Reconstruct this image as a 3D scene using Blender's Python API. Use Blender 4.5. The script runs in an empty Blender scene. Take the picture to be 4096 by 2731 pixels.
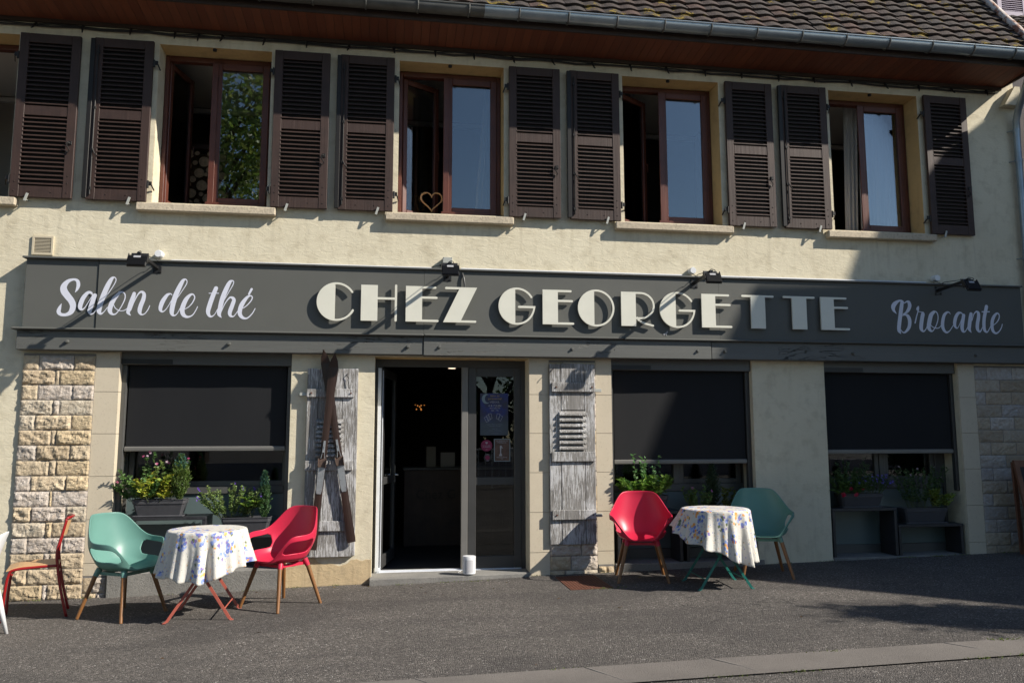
import bpy, math, random
from mathutils import Vector, Matrix, Euler
from mathutils.geometry import tessellate_polygon
R = math.radians
C = bpy.context.scene.collection
scene = bpy.context.scene

# ------------------------------------------------------------------ camera
cam_data = bpy.data.cameras.new('camera')
cam_data.lens = 28.0; cam_data.sensor_width = 36.0
cam_data.clip_start = 0.05; cam_data.clip_end = 1000
cam = bpy.data.objects.new('camera', cam_data); C.objects.link(cam)
yaw, pit, rol = R(8.75), R(6.85), R(-0.1)
F = Vector((math.sin(yaw)*math.cos(pit), math.cos(yaw)*math.cos(pit), math.sin(pit)))
Rt = Vector((math.cos(yaw), -math.sin(yaw), 0)); Up = Rt.cross(F)
R2 = Rt*math.cos(rol)+Up*math.sin(rol); U2 = -Rt*math.sin(rol)+Up*math.cos(rol)
cm = Matrix(((R2.x, U2.x, -F.x, 0), (R2.y, U2.y, -F.y, -8.7667), (R2.z, U2.z, -F.z, 1.5), (0, 0, 0, 1)))
cam.matrix_world = cm
scene.camera = cam

# ------------------------------------------------------------------ sky, sun, exposure
SUN = Vector((1, -0.48, 0.79)).normalized()
world = bpy.data.worlds.new('World'); scene.world = world
world.use_nodes = True
wn = world.node_tree; wn.nodes.clear()
sky = wn.nodes.new('ShaderNodeTexSky'); sky.sky_type = 'NISHITA'; sky.sun_disc = False
sky.sun_elevation = math.asin(SUN.z); sky.sun_rotation = math.atan2(SUN.x, SUN.y)
sky.air_density = 1.0; sky.dust_density = 0.15; sky.ozone_density = 2.0
bg = wn.nodes.new('ShaderNodeBackground'); bg.inputs['Strength'].default_value = 0.078
wo = wn.nodes.new('ShaderNodeOutputWorld')
wn.links.new(sky.outputs[0], bg.inputs[0]); wn.links.new(bg.outputs[0], wo.inputs[0])
sun_data = bpy.data.lights.new('sun', 'SUN'); sun_data.energy = 5.0; sun_data.angle = R(0.55)
sun_data.color = (1.0, 0.93, 0.82)
sun = bpy.data.objects.new('sun', sun_data); C.objects.link(sun)
sun.rotation_euler = (-SUN).to_track_quat('-Z', 'Y').to_euler(); sun.location = (20, -8, 20)
scene.view_settings.view_transform = 'Standard'; scene.view_settings.look = 'None'
scene.view_settings.exposure = 0.58; scene.view_settings.gamma = 1.0
scene.render.resolution_x = 1024; scene.render.resolution_y = 682
scene.render.engine = 'CYCLES'
scene.cycles.max_bounces = 8; scene.cycles.transparent_max_bounces = 12
scene.cycles.glossy_bounces = 4; scene.cycles.diffuse_bounces = 4
scene.cycles.caustics_reflective = False; scene.cycles.caustics_refractive = False

# ------------------------------------------------------------------ materials
def newmat(name):
    m = bpy.data.materials.new(name); m.use_nodes = True
    nt = m.node_tree; nt.nodes.clear()
    o = nt.nodes.new('ShaderNodeOutputMaterial')
    b = nt.nodes.new('ShaderNodeBsdfPrincipled'); nt.links.new(b.outputs[0], o.inputs[0])
    return m, nt, b, o
def N(nt, t, **k):
    n = nt.nodes.new(t)
    for a, v in k.items():
        if a.startswith('i_'):
            key = a[2:]; n.inputs[int(key) if key.isdigit() else key.replace('_', ' ')].default_value = v
        else: setattr(n, a, v)
    return n
def coords(nt, scale=(1, 1, 1), rot=(0, 0, 0), kind='Object'):
    if kind == 'World':
        g = nt.nodes.new('ShaderNodeNewGeometry'); out = g.outputs['Position']
    else:
        g = nt.nodes.new('ShaderNodeTexCoord'); out = g.outputs[kind]
    mp = nt.nodes.new('ShaderNodeMapping'); mp.inputs['Scale'].default_value = scale; mp.inputs['Rotation'].default_value = rot
    nt.links.new(out, mp.inputs[0]); return mp.outputs[0]
def noise(nt, vec, scale, detail=4, rough=.55, dist=0):
    n = N(nt, 'ShaderNodeTexNoise'); n.inputs['Scale'].default_value = scale; n.inputs['Detail'].default_value = detail
    n.inputs['Roughness'].default_value = rough; n.inputs['Distortion'].default_value = dist
    nt.links.new(vec, n.inputs['Vector']); return n.outputs['Fac']
def ramp(nt, fac, stops, interp='LINEAR'):
    r = nt.nodes.new('ShaderNodeValToRGB'); r.color_ramp.interpolation = interp
    e = r.color_ramp.elements
    e.remove(e[1]); f_ = lambda c: (c, c, c, 1) if isinstance(c, (int, float)) else ((*c, 1) if len(c) == 3 else c)
    e[0].position = stops[0][0]; e[0].color = f_(stops[0][1])
    for p, c in stops[1:]: e.new(p).color = f_(c)
    nt.links.new(fac, r.inputs[0]); return r.outputs[0]
def mixc(nt, fac, a, b, mode='MIX'):
    m = nt.nodes.new('ShaderNodeMix'); m.data_type = 'RGBA'; m.blend_type = mode
    for sock, v in ((0, fac), (6, a), (7, b)):
        if hasattr(v, 'links') or hasattr(v, 'is_linked'): nt.links.new(v, m.inputs[sock])
        elif isinstance(v, (int, float)): m.inputs[sock].default_value = v
        else: m.inputs[sock].default_value = (*v, 1) if len(v) == 3 else v
    return m.outputs[2]
def mth(nt, op, a, b=None, c=None):
    m = nt.nodes.new('ShaderNodeMath'); m.operation = op
    for i, v in enumerate((a, b, c)):
        if v is None: continue
        if isinstance(v, (int, float)): m.inputs[i].default_value = v
        else: nt.links.new(v, m.inputs[i])
    return m.outputs[0]
def bump(nt, b, h, dist=.01, strength=1.0):
    n = nt.nodes.new('ShaderNodeBump'); n.inputs['Distance'].default_value = dist; n.inputs['Strength'].default_value = strength
    nt.links.new(h, n.inputs['Height']); nt.links.new(n.outputs[0], b.inputs['Normal'])
def plain(name, col, rough=.6, metal=0, var=.0, vscale=8, bmp=0, bscale=60, spec=.5, coat=0):
    m, nt, b, o = newmat(name)
    b.inputs['Roughness'].default_value = rough; b.inputs['Metallic'].default_value = metal
    b.inputs['Specular IOR Level'].default_value = spec
    if coat: b.inputs['Coat Weight'].default_value = coat
    v = coords(nt)
    if var:
        f = noise(nt, v, vscale, 5)
        c = ramp(nt, f, [(.3, tuple(x*(1-var) for x in col)), (.7, tuple(min(1, x*(1+var)) for x in col))])
        nt.links.new(c, b.inputs['Base Color'])
        rr = mth(nt, 'MULTIPLY_ADD', f, .2, rough-.1); nt.links.new(rr, b.inputs['Roughness'])
    else: b.inputs['Base Color'].default_value = (*col, 1)
    if bmp: bump(nt, b, noise(nt, v, bscale, 3), bmp)
    return m

def m_stucco(name, base, dark, stain):
    m, nt, b, o = newmat(name); v = coords(nt, kind='World')
    big = noise(nt, v, .9, 5, .6); mid = noise(nt, v, 6, 6, .62)
    c = mixc(nt, ramp(nt, big, [(.35, 0), (.68, 1)]), base, dark)
    c = mixc(nt, ramp(nt, mid, [(.50, 0), (.74, .55)]), c, stain)
    # streaks of dirt, vertical
    vs = coords(nt, (5, 5, .55), kind='World'); st = noise(nt, vs, 1.6, 5, .65)
    c = mixc(nt, ramp(nt, st, [(.56, 0), (.78, .38)]), c, stain)
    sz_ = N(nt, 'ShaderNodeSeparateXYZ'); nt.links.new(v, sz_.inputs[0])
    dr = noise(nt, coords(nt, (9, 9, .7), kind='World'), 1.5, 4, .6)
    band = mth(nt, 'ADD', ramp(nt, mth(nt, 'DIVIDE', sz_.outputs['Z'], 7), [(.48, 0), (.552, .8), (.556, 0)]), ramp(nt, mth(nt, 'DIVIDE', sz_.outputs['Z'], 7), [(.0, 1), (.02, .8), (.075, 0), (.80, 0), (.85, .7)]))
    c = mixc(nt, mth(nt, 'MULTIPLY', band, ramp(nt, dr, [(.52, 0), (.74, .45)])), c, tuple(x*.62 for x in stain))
    nt.links.new(c, b.inputs['Base Color']); b.inputs['Roughness'].default_value = .92
    b.inputs['Specular IOR Level'].default_value = .2
    # trowelled render: directional ridges
    v2 = coords(nt, (1, 1, 2.1), (0, R(24), 0), kind='World')
    h1 = noise(nt, v2, 9, 6, .66, 1.1); h2 = noise(nt, v, 75, 4, .6)
    w = N(nt, 'ShaderNodeTexVoronoi'); w.feature = 'DISTANCE_TO_EDGE'; w.inputs['Scale'].default_value = 5.5
    dv = coords(nt, (1, 1, 1.8), (0, R(15), 0), kind='World')
    nz = N(nt, 'ShaderNodeTexNoise'); nz.inputs['Scale'].default_value = 7; nt.links.new(dv, nz.inputs['Vector'])
    ad = N(nt, 'ShaderNodeVectorMath'); ad.operation = 'MULTIPLY_ADD'; ad.inputs[1].default_value = (.35, .35, .35)
    nt.links.new(nz.outputs['Color'], ad.inputs[0]); nt.links.new(dv, ad.inputs[2]); nt.links.new(ad.outputs[0], w.inputs['Vector'])
    e = ramp(nt, w.outputs['Distance'], [(0, 0), (.035, 1)])
    h = mth(nt, 'ADD', mth(nt, 'MULTIPLY', h1, 1.0), mth(nt, 'MULTIPLY', h2, .16))
    h = mth(nt, 'ADD', h, mth(nt, 'MULTIPLY', e, .02))
    bump(nt, b, h, .0055, 1.0)
    return m
M = {}
M['stucco'] = m_stucco('cream_render', (.705, .645, .495), (.64, .575, .43), (.42, .36, .25))
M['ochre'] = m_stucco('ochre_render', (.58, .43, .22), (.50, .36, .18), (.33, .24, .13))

def m_stone_smooth():
    m, nt, b, o = newmat('smooth_limestone'); v = coords(nt, kind='World')
    f = noise(nt, v, 3, 6, .6); g = noise(nt, v, 45, 4, .7)
    c = mixc(nt, f, (.62, .545, .42), (.52, .45, .34))
    c = mixc(nt, ramp(nt, g, [(.58, 0), (.75, .6)]), c, (.30, .24, .17))
    sep = N(nt, 'ShaderNodeSeparateXYZ'); nt.links.new(v, sep.inputs[0])
    j = mth(nt, 'FRACT', mth(nt, 'DIVIDE', mth(nt, 'ADD', sep.outputs['Z'], 10.07), .43))
    jl = ramp(nt, j, [(0, 1), (.012, 0)], 'LINEAR')
    c = mixc(nt, mth(nt, 'MULTIPLY', jl, .4), c, (.25, .20, .15))
    nt.links.new(c, b.inputs['Base Color']); b.inputs['Roughness'].default_value = .85
    bump(nt, b, mth(nt, 'SUBTRACT', mth(nt, 'MULTIPLY', g, .25), jl), .005)
    return m
M['limestone'] = m_stone_smooth()
def m_stone_rough():
    m, nt, b, o = newmat('rock_faced_stone'); v = coords(nt, kind='World')
    a = N(nt, 'ShaderNodeVertexColor'); a.layer_name = 'tint'
    f = noise(nt, v, 22, 5, .65)
    c = mixc(nt, ramp(nt, f, [(.35, 0), (.7, 1)]), a.outputs[0], (.30, .22, .14), 'MIX')
    c = mixc(nt, .45, c, a.outputs[0])
    nt.links.new(c, b.inputs['Base Color']); b.inputs['Roughness'].default_value = .9
    bump(nt, b, noise(nt, v, 38, 6, .65), .012)
    return m
M['rock'] = m_stone_rough()
M['mortar'] = plain('grey_mortar', (.20, .19, .18), .95, var=.15, bmp=.003)
def m_asphalt():
    m, nt, b, o = newmat('asphalt'); v = coords(nt, kind='World')
    vo = N(nt, 'ShaderNodeTexVoronoi'); vo.inputs['Scale'].default_value = 105; nt.links.new(v, vo.inputs['Vector'])
    sc = N(nt, 'ShaderNodeSeparateColor'); nt.links.new(vo.outputs['Color'], sc.inputs[0])
    col = ramp(nt, sc.outputs[0], [(0, (.060, .054, .050)), (.45, (.118, .107, .098)), (.8, (.185, .167, .152)), (.975, (.27, .24, .22)), (1, (.60, .57, .53))])
    f = noise(nt, v, .8, 5, .6)
    col = mixc(nt, ramp(nt, f, [(.35, 0), (.7, .5)]), col, (.068, .063, .060))
    f2 = noise(nt, v, 5, 5, .6)
    col = mixc(nt, ramp(nt, f2, [(.55, 0), (.75, .35)]), col, (.11, .097, .086))
    f3 = noise(nt, coords(nt, (.5, 1.6, 1), kind='World'), .9, 4, .5, .5)
    col = mixc(nt, ramp(nt, f3, [(.42, .32), (.52, 0)]), col, (.045, .042, .042))
    sp2 = noise(nt, v, 26, 2, .4); col = mixc(nt, ramp(nt, sp2, [(.70, 0), (.73, .7)]), col, (.035, .032, .03))
    vc = N(nt, 'ShaderNodeTexVoronoi'); vc.feature = 'DISTANCE_TO_EDGE'; vc.inputs['Scale'].default_value = .55
    nz = N(nt, 'ShaderNodeTexNoise'); nz.inputs['Scale'].default_value = 2.2; nz.inputs['Detail'].default_value = 6; nt.links.new(v, nz.inputs['Vector'])
    ad = N(nt, 'ShaderNodeVectorMath'); ad.operation = 'MULTIPLY_ADD'; ad.inputs[1].default_value = (.5, .5, .5); nt.links.new(nz.outputs['Color'], ad.inputs[0]); nt.links.new(v, ad.inputs[2]); nt.links.new(ad.outputs[0], vc.inputs['Vector'])
    ck = mth(nt, 'MULTIPLY', ramp(nt, vc.outputs['Distance'], [(0, 1), (.004, 0)]), ramp(nt, noise(nt, v, .5, 2), [(.52, 0), (.56, .6)]))
    col = mixc(nt, ck, col, (.02, .02, .02))
    nt.links.new(col, b.inputs['Base Color']); b.inputs['Roughness'].default_value = .88
    b.inputs['Specular IOR Level'].default_value = .3
    h = mth(nt, 'SUBTRACT', 1, vo.outputs['Distance'])
    h = mth(nt, 'ADD', h, mth(nt, 'MULTIPLY', noise(nt, v, 210, 2), .5))
    bump(nt, b, h, .009)
    return m
M['asphalt'] = m_asphalt()
def m_concrete(name, a, bb, spk=70):
    m, nt, b, o = newmat(name); v = coords(nt, kind='World')
    f = noise(nt, v, 2.2, 6, .62); g = noise(nt, v, spk, 4, .7)
    c = mixc(nt, ramp(nt, f, [(.35, 0), (.65, 1)]), a, bb)
    c = mixc(nt, ramp(nt, g, [(.5, 0), (.72, .6)]), c, tuple(x*.45 for x in bb))
    nt.links.new(c, b.inputs['Base Color']); b.inputs['Roughness'].default_value = .9
    bump(nt, b, mth(nt, 'ADD', g, mth(nt, 'MULTIPLY', f, .8)), .006)
    return m
M['concrete'] = m_concrete('grey_concrete', (.27, .26, .24), (.19, .185, .175))
M['kerb'] = m_concrete('gutter_concrete', (.185, .166, .150), (.145, .130, .118), 110)
M['plinth'] = m_stucco('stained_render', (.60, .47, .29), (.50, .38, .23), (.30, .24, .16))
M['sill'] = m_concrete('sill_stone', (.60, .51, .38), (.48, .41, .31), 40)
def m_wood_dark(name, c1, c2, rough=.5, sx=40, sz=2):
    m, nt, b, o = newmat(name); v = coords(nt, (sx, sx, sz), kind='World')
    f = noise(nt, v, 1, 6, .6); g = noise(nt, coords(nt, kind='World'), 5, 5)
    c = mixc(nt, f, c1, c2); c = mixc(nt, ramp(nt, g, [(.45, 0), (.7, .5)]), c, tuple(x*.6 for x in c1))
    nt.links.new(c, b.inputs['Base Color']); b.inputs['Roughness'].default_value = rough
    bump(nt, b, f, .003); return m
M['shutter'] = m_wood_dark('brown_painted_wood', (.030, .015, .011), (.054, .028, .021), .62)
M['winframe'] = m_wood_dark('mahogany_frame', (.085, .024, .015), (.125, .040, .024), .42)
M['fascia'] = m_wood_dark('dark_fascia', (.03, .018, .014), (.05, .028, .02), .6)
def m_soffit():
    m, nt, b, o = newmat('soffit_boards'); v = coords(nt, kind='World')
    sep = N(nt, 'ShaderNodeSeparateXYZ'); nt.links.new(v, sep.inputs[0])
    q = mth(nt, 'DIVIDE', sep.outputs['X'], .095); fl = mth(nt, 'FLOOR', q); fr = mth(nt, 'FRACT', q)
    wn_ = N(nt, 'ShaderNodeTexWhiteNoise'); wn_.noise_dimensions = '1D'; nt.links.new(fl, wn_.inputs['W'])
    c = mixc(nt, wn_.outputs['Value'], (.14, .036, .016), (.20, .058, .025))
    g = noise(nt, coords(nt, (18, 2, 2), kind='World'), 1, 5); c = mixc(nt, ramp(nt, g, [(.4, 0), (.8, .5)]), c, (.09, .03, .015))
    j = ramp(nt, fr, [(0, 1), (.05, 0)]); c = mixc(nt, j, c, (.02, .01, .008))
    nt.links.new(c, b.inputs['Base Color']); b.inputs['Roughness'].default_value = .6
    bump(nt, b, mth(nt, 'MULTIPLY', j, -1), .006); return m
M['soffit'] = m_soffit()
def m_tile():
    m, nt, b, o = newmat('old_clay_tile'); v = coords(nt, kind='World')
    a = N(nt, 'ShaderNodeVertexColor'); a.layer_name = 'tint'
    f = noise(nt, v, 7, 6, .65); g = noise(nt, v, 42, 4, .7)
    c = mixc(nt, ramp(nt, f, [(.35, 0), (.65, .55)]), a.outputs[0], (.048, .036, .030))
    c = mixc(nt, ramp(nt, g, [(.56, 0), (.72, .6)]), c, (.14, .10, .08))
    mo = noise(nt, v, 4.2, 6, .75)
    mk = ramp(nt, mo, [(.575, 0), (.61, 1)])
    c = mixc(nt, mk, c, mixc(nt, g, (.16, .105, .015), (.26, .19, .02)))
    nt.links.new(c, b.inputs['Base Color']); b.inputs['Roughness'].default_value = .85
    bump(nt, b, mth(nt, 'ADD', g, mth(nt, 'MULTIPLY', mk, 1.4)), .012); return m
M['tile'] = m_tile()
def m_zinc(name, c1, c2, rough, metal):
    m, nt, b, o = newmat(name); v = coords(nt, kind='World')
    f = noise(nt, v, 5, 6, .6); g = noise(nt, coords(nt, (1, 6, 6), kind='World'), 3, 4)
    c = mixc(nt, ramp(nt, f, [(.35, 0), (.7, 1)]), c1, c2)
    nt.links.new(c, b.inputs['Base Color']); b.inputs['Metallic'].default_value = metal
    nt.links.new(mth(nt, 'MULTIPLY_ADD', g, .25, rough-.1), b.inputs['Roughness']); return m
M['zinc'] = m_zinc('new_zinc', (.34, .39, .43), (.26, .31, .35), .34, .6)
M['old_zinc'] = m_zinc('weathered_zinc', (.13, .13, .125), (.08, .08, .075), .6, .3)
def m_rust():
    m, nt, b, o = newmat('peeling_flashing'); v = coords(nt, kind='World')
    f = noise(nt, coords(nt, (3, 1, 1), kind='World'), 9, 6, .7)
    c = ramp(nt, f, [(.42, (.62, .56, .52)), (.5, (.55, .45, .38)), (.56, (.28, .13, .08)), (.7, (.20, .08, .05))])
    nt.links.new(c, b.inputs['Base Color']); b.inputs['Roughness'].default_value = .7; bump(nt, b, f, .006); return m
M['flashing'] = m_rust()
def m_signboard():
    m, nt, b, o = newmat('grey_sign_panel'); v = coords(nt, kind='World')
    f = noise(nt, v, 2.5, 5); g = noise(nt, v, 160, 2, .5)
    c = mixc(nt, f, (.098, .100, .092), (.118, .120, .112))
    sp = noise(nt, v, 24, 3, .8); c = mixc(nt, ramp(nt, sp, [(.74, 0), (.80, .5)]), c, (.3, .3, .29))
    nt.links.new(c, b.inputs['Base Color']); nt.links.new(mth(nt, 'MULTIPLY_ADD', f, .2, .5), b.inputs['Roughness']); b.inputs['Specular IOR Level'].default_value = .25
    bump(nt, b, mth(nt, 'ADD', mth(nt, 'MULTIPLY', g, .12), mth(nt, 'MULTIPLY', f, .6)), .003); return m
M['sign'] = m_signboard()
def m_beam():
    m, nt, b, o = newmat('grey_painted_timber'); v = coords(nt, (1.2, 20, 20), kind='World')
    f = noise(nt, v, 1.2, 6, .65, .6); cr = ramp(nt, noise(nt, coords(nt, (.7, 8, 8), kind='World'), 1.3, 5, .6, 1.2), [(.492, 0), (.498, 1), (.502, 1), (.508, 0)])
    cr = mth(nt, 'MULTIPLY', cr, ramp(nt, noise(nt, coords(nt, kind='World'), .9, 2), [(.55, 0), (.60, 1)]))
    c = mixc(nt, f, (.090, .092, .086), (.125, .127, .12)); c = mixc(nt, cr, c, (.02, .02, .02))
    nt.links.new(c, b.inputs['Base Color']); b.inputs['Roughness'].default_value = .5
    bump(nt, b, mth(nt, 'SUBTRACT', mth(nt, 'MULTIPLY', f, .35), mth(nt, 'MULTIPLY', cr, 1.2)), .006); return m
M['beam'] = m_beam()
M['grey_alu'] = plain('grey_aluminium', (.085, .085, .083), .42, .1, .08, 4)
M['grey_alu_dark'] = plain('dark_grey_aluminium', (.050, .050, .050), .42, .1, .1, 4)
M['bar'] = plain('lit_grey_aluminium', (.17, .165, .155), .4, .1, .05, 4)  # lighter copy of the grey aluminium, sunlight put into its colour
M['beige'] = plain('aged_beige_plastic', (.56, .49, .36), .6)
M['letter'] = plain('cream_letter_paint', (.70, .69, .60), .38, 0, .03, 6)
M['vinyl'] = plain('white_vinyl', (.66, .68, .78), .45)
M['blind'] = None
def m_blind():
    m, nt, b, o = newmat('black_screen_fabric'); v = coords(nt, kind='World')
    f = noise(nt, coords(nt, (4, 1, .6), kind='World'), 1.3, 4); g = noise(nt, v, 260, 2)
    c = mixc(nt, f, (.0105, .0110, .0130), (.013, .0138, .016))
    nt.links.new(c, b.inputs['Base Color']); b.inputs['Roughness'].default_value = .75
    b.inputs['Specular IOR Level'].default_value = .25
    bump(nt, b, mth(nt, 'ADD', mth(nt, 'MULTIPLY', f, .6), mth(nt, 'MULTIPLY', g, .1)), .003); return m
M['blind'] = m_blind()
M['black'] = plain('black_plastic', (.012, .012, .013), .45)
M['iron'] = plain('dark_iron', (.025, .023, .022), .5, .5)
M['bench'] = plain('black_stained_board', (.028, .028, .032), .42, 0, .25, 9, .002, 40)
M['panel'] = plain('grey_green_panel', (.105, .145, .150), .35, 0, .05, 2)
M['white'] = plain('white_plastic', (.74, .75, .77), .35)
M['pvc'] = plain('white_conduit', (.62, .64, .68), .4)
M['chrome'] = plain('polished_metal', (.55, .55, .56), .25, 1)
M['alu_bright'] = plain('bright_aluminium', (.66, .69, .74), .45, .15, .06, 10)
M['greybox'] = plain('grey_box_plastic', (.40, .41, .38), .5)
M['pot'] = plain('anthracite_planter', (.070, .070, .078), .5, 0, .12, 12)
M['soil'] = plain('soil', (.03, .02, .014), .95, 0, .3, 30, .01, 60)
M['stem'] = plain('plant_stem', (.08, .10, .03), .7)
M['bark'] = plain('bark', (.05, .035, .025), .9, 0, .3, 10, .02, 20)
M['teal'] = plain('teal_plastic', (.120, .255, .222), .38, 0, .05, 3, spec=.32)
M['pink'] = plain('raspberry_plastic', (.52, .022, .060), .38, 0, .05, 3, spec=.35)
M['red_steel'] = plain('red_enamel_steel', (.27, .008, .010), .32, 0, .05, 10, coat=.3)
M['salmon_steel'] = plain('salmon_painted_steel', (.42, .105, .075), .42, 0, .08, 14)
M['green_steel'] = plain('green_painted_steel', (.012, .15, .125), .4, 0, .08, 14)
def m_legwood(name, a, bb):
    m, nt, b, o = newmat(name); v = coords(nt, (30, 30, 2.5))
    f = noise(nt, v, 1.6, 6, .6, .5); c = mixc(nt, f, a, bb)
    nt.links.new(c, b.inputs['Base Color']); b.inputs['Roughness'].default_value = .42; return m
M['leg_wood'] = m_legwood('oiled_leg_wood', (.16, .068, .022), (.25, .115, .040))
M['plywood'] = m_legwood('beech_plywood', (.52, .30, .14), (.60, .38, .20))
def m_weathered():
    m, nt, b, o = newmat('weathered_grey_wood')
    v = coords(nt, (55, 55, 2.4), kind='World'); f = noise(nt, v, 1.1, 7, .68, .8)
    p = noise(nt, coords(nt, (60, 60, 5), kind='World'), 1.3, 7, .75, .2); q = noise(nt, coords(nt, kind='World'), 3.2, 4)
    c = mixc(nt, ramp(nt, f, [(.3, 0), (.7, 1)]), (.125, .118, .110), (.31, .295, .28))
    pk = ramp(nt, mth(nt, 'ADD', mth(nt, 'MULTIPLY', p, .65), mth(nt, 'MULTIPLY', q, .35)), [(.490, 0), (.545, 1)])
    c = mixc(nt, mth(nt, 'MULTIPLY', pk, .85), c, (.56, .56, .57))
    nt.links.new(c, b.inputs['Base Color']); b.inputs['Roughness'].default_value = .85
    bump(nt, b, mth(nt, 'ADD', f, mth(nt, 'MULTIPLY', pk, .3)), .007); return m
M['weathered'] = m_weathered()
M['ski'] = m_wood_dark('varnished_ski_wood', (.026, .013, .010), (.042, .022, .016), .42, 30, 3)
M['ski_metal'] = plain('dull_ski_metal', (.32, .34, .36), .45, .5, .12, 30)
M['binding'] = plain('worn_binding_steel', (.105, .070, .055), .65, .2, .4, 40)
M['rust'] = plain('rusty_iron', (.115, .042, .024), .8, .1, .35, 26, .003, 60)
def m_glass(name, boost, tint=(1, 1, 1), rough=.0):
    m = bpy.data.materials.new(name); m.use_nodes = True; nt = m.node_tree; nt.nodes.clear()
    o = nt.nodes.new('ShaderNodeOutputMaterial'); mx = nt.nodes.new('ShaderNodeMixShader')
    t = nt.nodes.new('ShaderNodeBsdfTransparent'); t.inputs[0].default_value = (*tint, 1)
    g = nt.nodes.new('ShaderNodeBsdfGlossy'); g.inputs['Roughness'].default_value = rough
    f = nt.nodes.new('ShaderNodeFresnel'); f.inputs[0].default_value = 1.5
    s = mth(nt, 'MULTIPLY', f.outputs[0], boost)
    nt.links.new(s, mx.inputs[0]); nt.links.new(t.outputs[0], mx.inputs[1]); nt.links.new(g.outputs[0], mx.inputs[2])
    nt.links.new(mx.outputs[0], o.inputs[0]); return m
M['glass'] = m_glass('window_glass', 4.6, (.78, .82, .82))
M['glass_low'] = m_glass('shop_glass', 1.2, (.78, .82, .82))
M['glass_clear'] = m_glass('open_casement_glass', 1.5, (.90, .93, .92))
def m_leaf(name, trans=.35):
    m = bpy.data.materials.new(name); m.use_nodes = True; nt = m.node_tree; nt.nodes.clear()
    o = nt.nodes.new('ShaderNodeOutputMaterial'); a = N(nt, 'ShaderNodeVertexColor'); a.layer_name = 'tint'
    b = nt.nodes.new('ShaderNodeBsdfPrincipled'); b.inputs['Roughness'].default_value = .5; nt.links.new(a.outputs[0], b.inputs['Base Color'])
    tr = nt.nodes.new('ShaderNodeBsdfTranslucent'); nt.links.new(a.outputs[0], tr.inputs[0])
    mx = nt.nodes.new('ShaderNodeMixShader'); mx.inputs[0].default_value = trans
    nt.links.new(b.outputs[0], mx.inputs[1]); nt.links.new(tr.outputs[0], mx.inputs[2]); nt.links.new(mx.outputs[0], o.inputs[0]); return m
M['leaf'] = m_leaf('leaf')
def m_cloth():
    m, nt, b, o = newmat('floral_cotton')
    uv0 = nt.nodes.new('ShaderNodeTexCoord').outputs['UV']
    dn = N(nt, 'ShaderNodeTexNoise'); dn.inputs['Scale'].default_value = 85; dn.inputs['Detail'].default_value = 2; nt.links.new(uv0, dn.inputs['Vector'])
    da = N(nt, 'ShaderNodeVectorMath'); da.operation = 'MULTIPLY_ADD'; da.inputs[1].default_value = (.022, .022, 0); nt.links.new(dn.outputs['Color'], da.inputs[0]); nt.links.new(uv0, da.inputs[2]); uv = da.outputs[0]
    def vor(scale, vec=uv, rnd=1.0, feat='F1'):
        n = N(nt, 'ShaderNodeTexVoronoi'); n.inputs['Scale'].default_value = scale; n.feature = feat
        n.inputs['Randomness'].default_value = rnd; nt.links.new(vec, n.inputs['Vector']); return n
    col = (.60, .58, .535)
    big = vor(6.4, rnd=.75)                       # bouquets
    inb = ramp(nt, mth(nt, 'ADD', big.outputs['Distance'], mth(nt, 'MULTIPLY', noise(nt, uv, 26, 2), .22)), [(.57, 1), (.61, 0)])
    fl = vor(30, rnd=.9)                          # blossoms inside a bouquet
    sc = N(nt, 'ShaderNodeSeparateColor'); nt.links.new(fl.outputs['Color'], sc.inputs[0])
    fc = ramp(nt, sc.outputs[0], [(0, (.09, .15, .48)), (.25, (.20, .30, .66)), (.42, (.19, .14, .42)), (.56, (.72, .27, .03)), (.68, (.76, .42, .10)), (.76, (.08, .12, .04)), (.88, (.30, .38, .70))], 'CONSTANT')
    edge = ramp(nt, fl.outputs['Distance'], [(.50, 1), (.60, 0)])
    ctr = ramp(nt, fl.outputs['Distance'], [(.08, 1), (.12, 0)])
    fc = mixc(nt, mth(nt, 'MULTIPLY', ctr, .55), fc, (.75, .72, .74))
    c = mixc(nt, mth(nt, 'MULTIPLY', mth(nt, 'MULTIPLY', inb, edge), .9), col, fc)
    # small sprigs between the bouquets
    sp = vor(52, rnd=1.0); sc2 = N(nt, 'ShaderNodeSeparateColor'); nt.links.new(sp.outputs['Color'], sc2.inputs[0])
    zone = ramp(nt, noise(nt, uv, 19, 3), [(.50, 0), (.53, 1)])
    k = mth(nt, 'MULTIPLY', mth(nt, 'MULTIPLY', ramp(nt, sp.outputs['Distance'], [(.36, 1), (.44, 0)]), ramp(nt, sc2.outputs[1], [(.55, 0), (.56, 1)])), zone)
    k = mth(nt, 'MULTIPLY', k, mth(nt, 'SUBTRACT', 1, inb))
    c2 = ramp(nt, sc2.outputs[0], [(0, (.22, .24, .45)), (.4, (.20, .24, .16)), (.7, (.70, .36, .14))], 'CONSTANT')
    c = mixc(nt, mth(nt, 'MULTIPLY', k, .8), c, c2)
    nt.links.new(c, b.inputs['Base Color']); b.inputs['Roughness'].default_value = .8
    b.inputs['Specular IOR Level'].default_value = .2; b.inputs['Sheen Weight'].default_value = .1
    bump(nt, b, noise(nt, uv, 30, 4), .004)
    return m
M['cloth'] = m_cloth()
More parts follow.
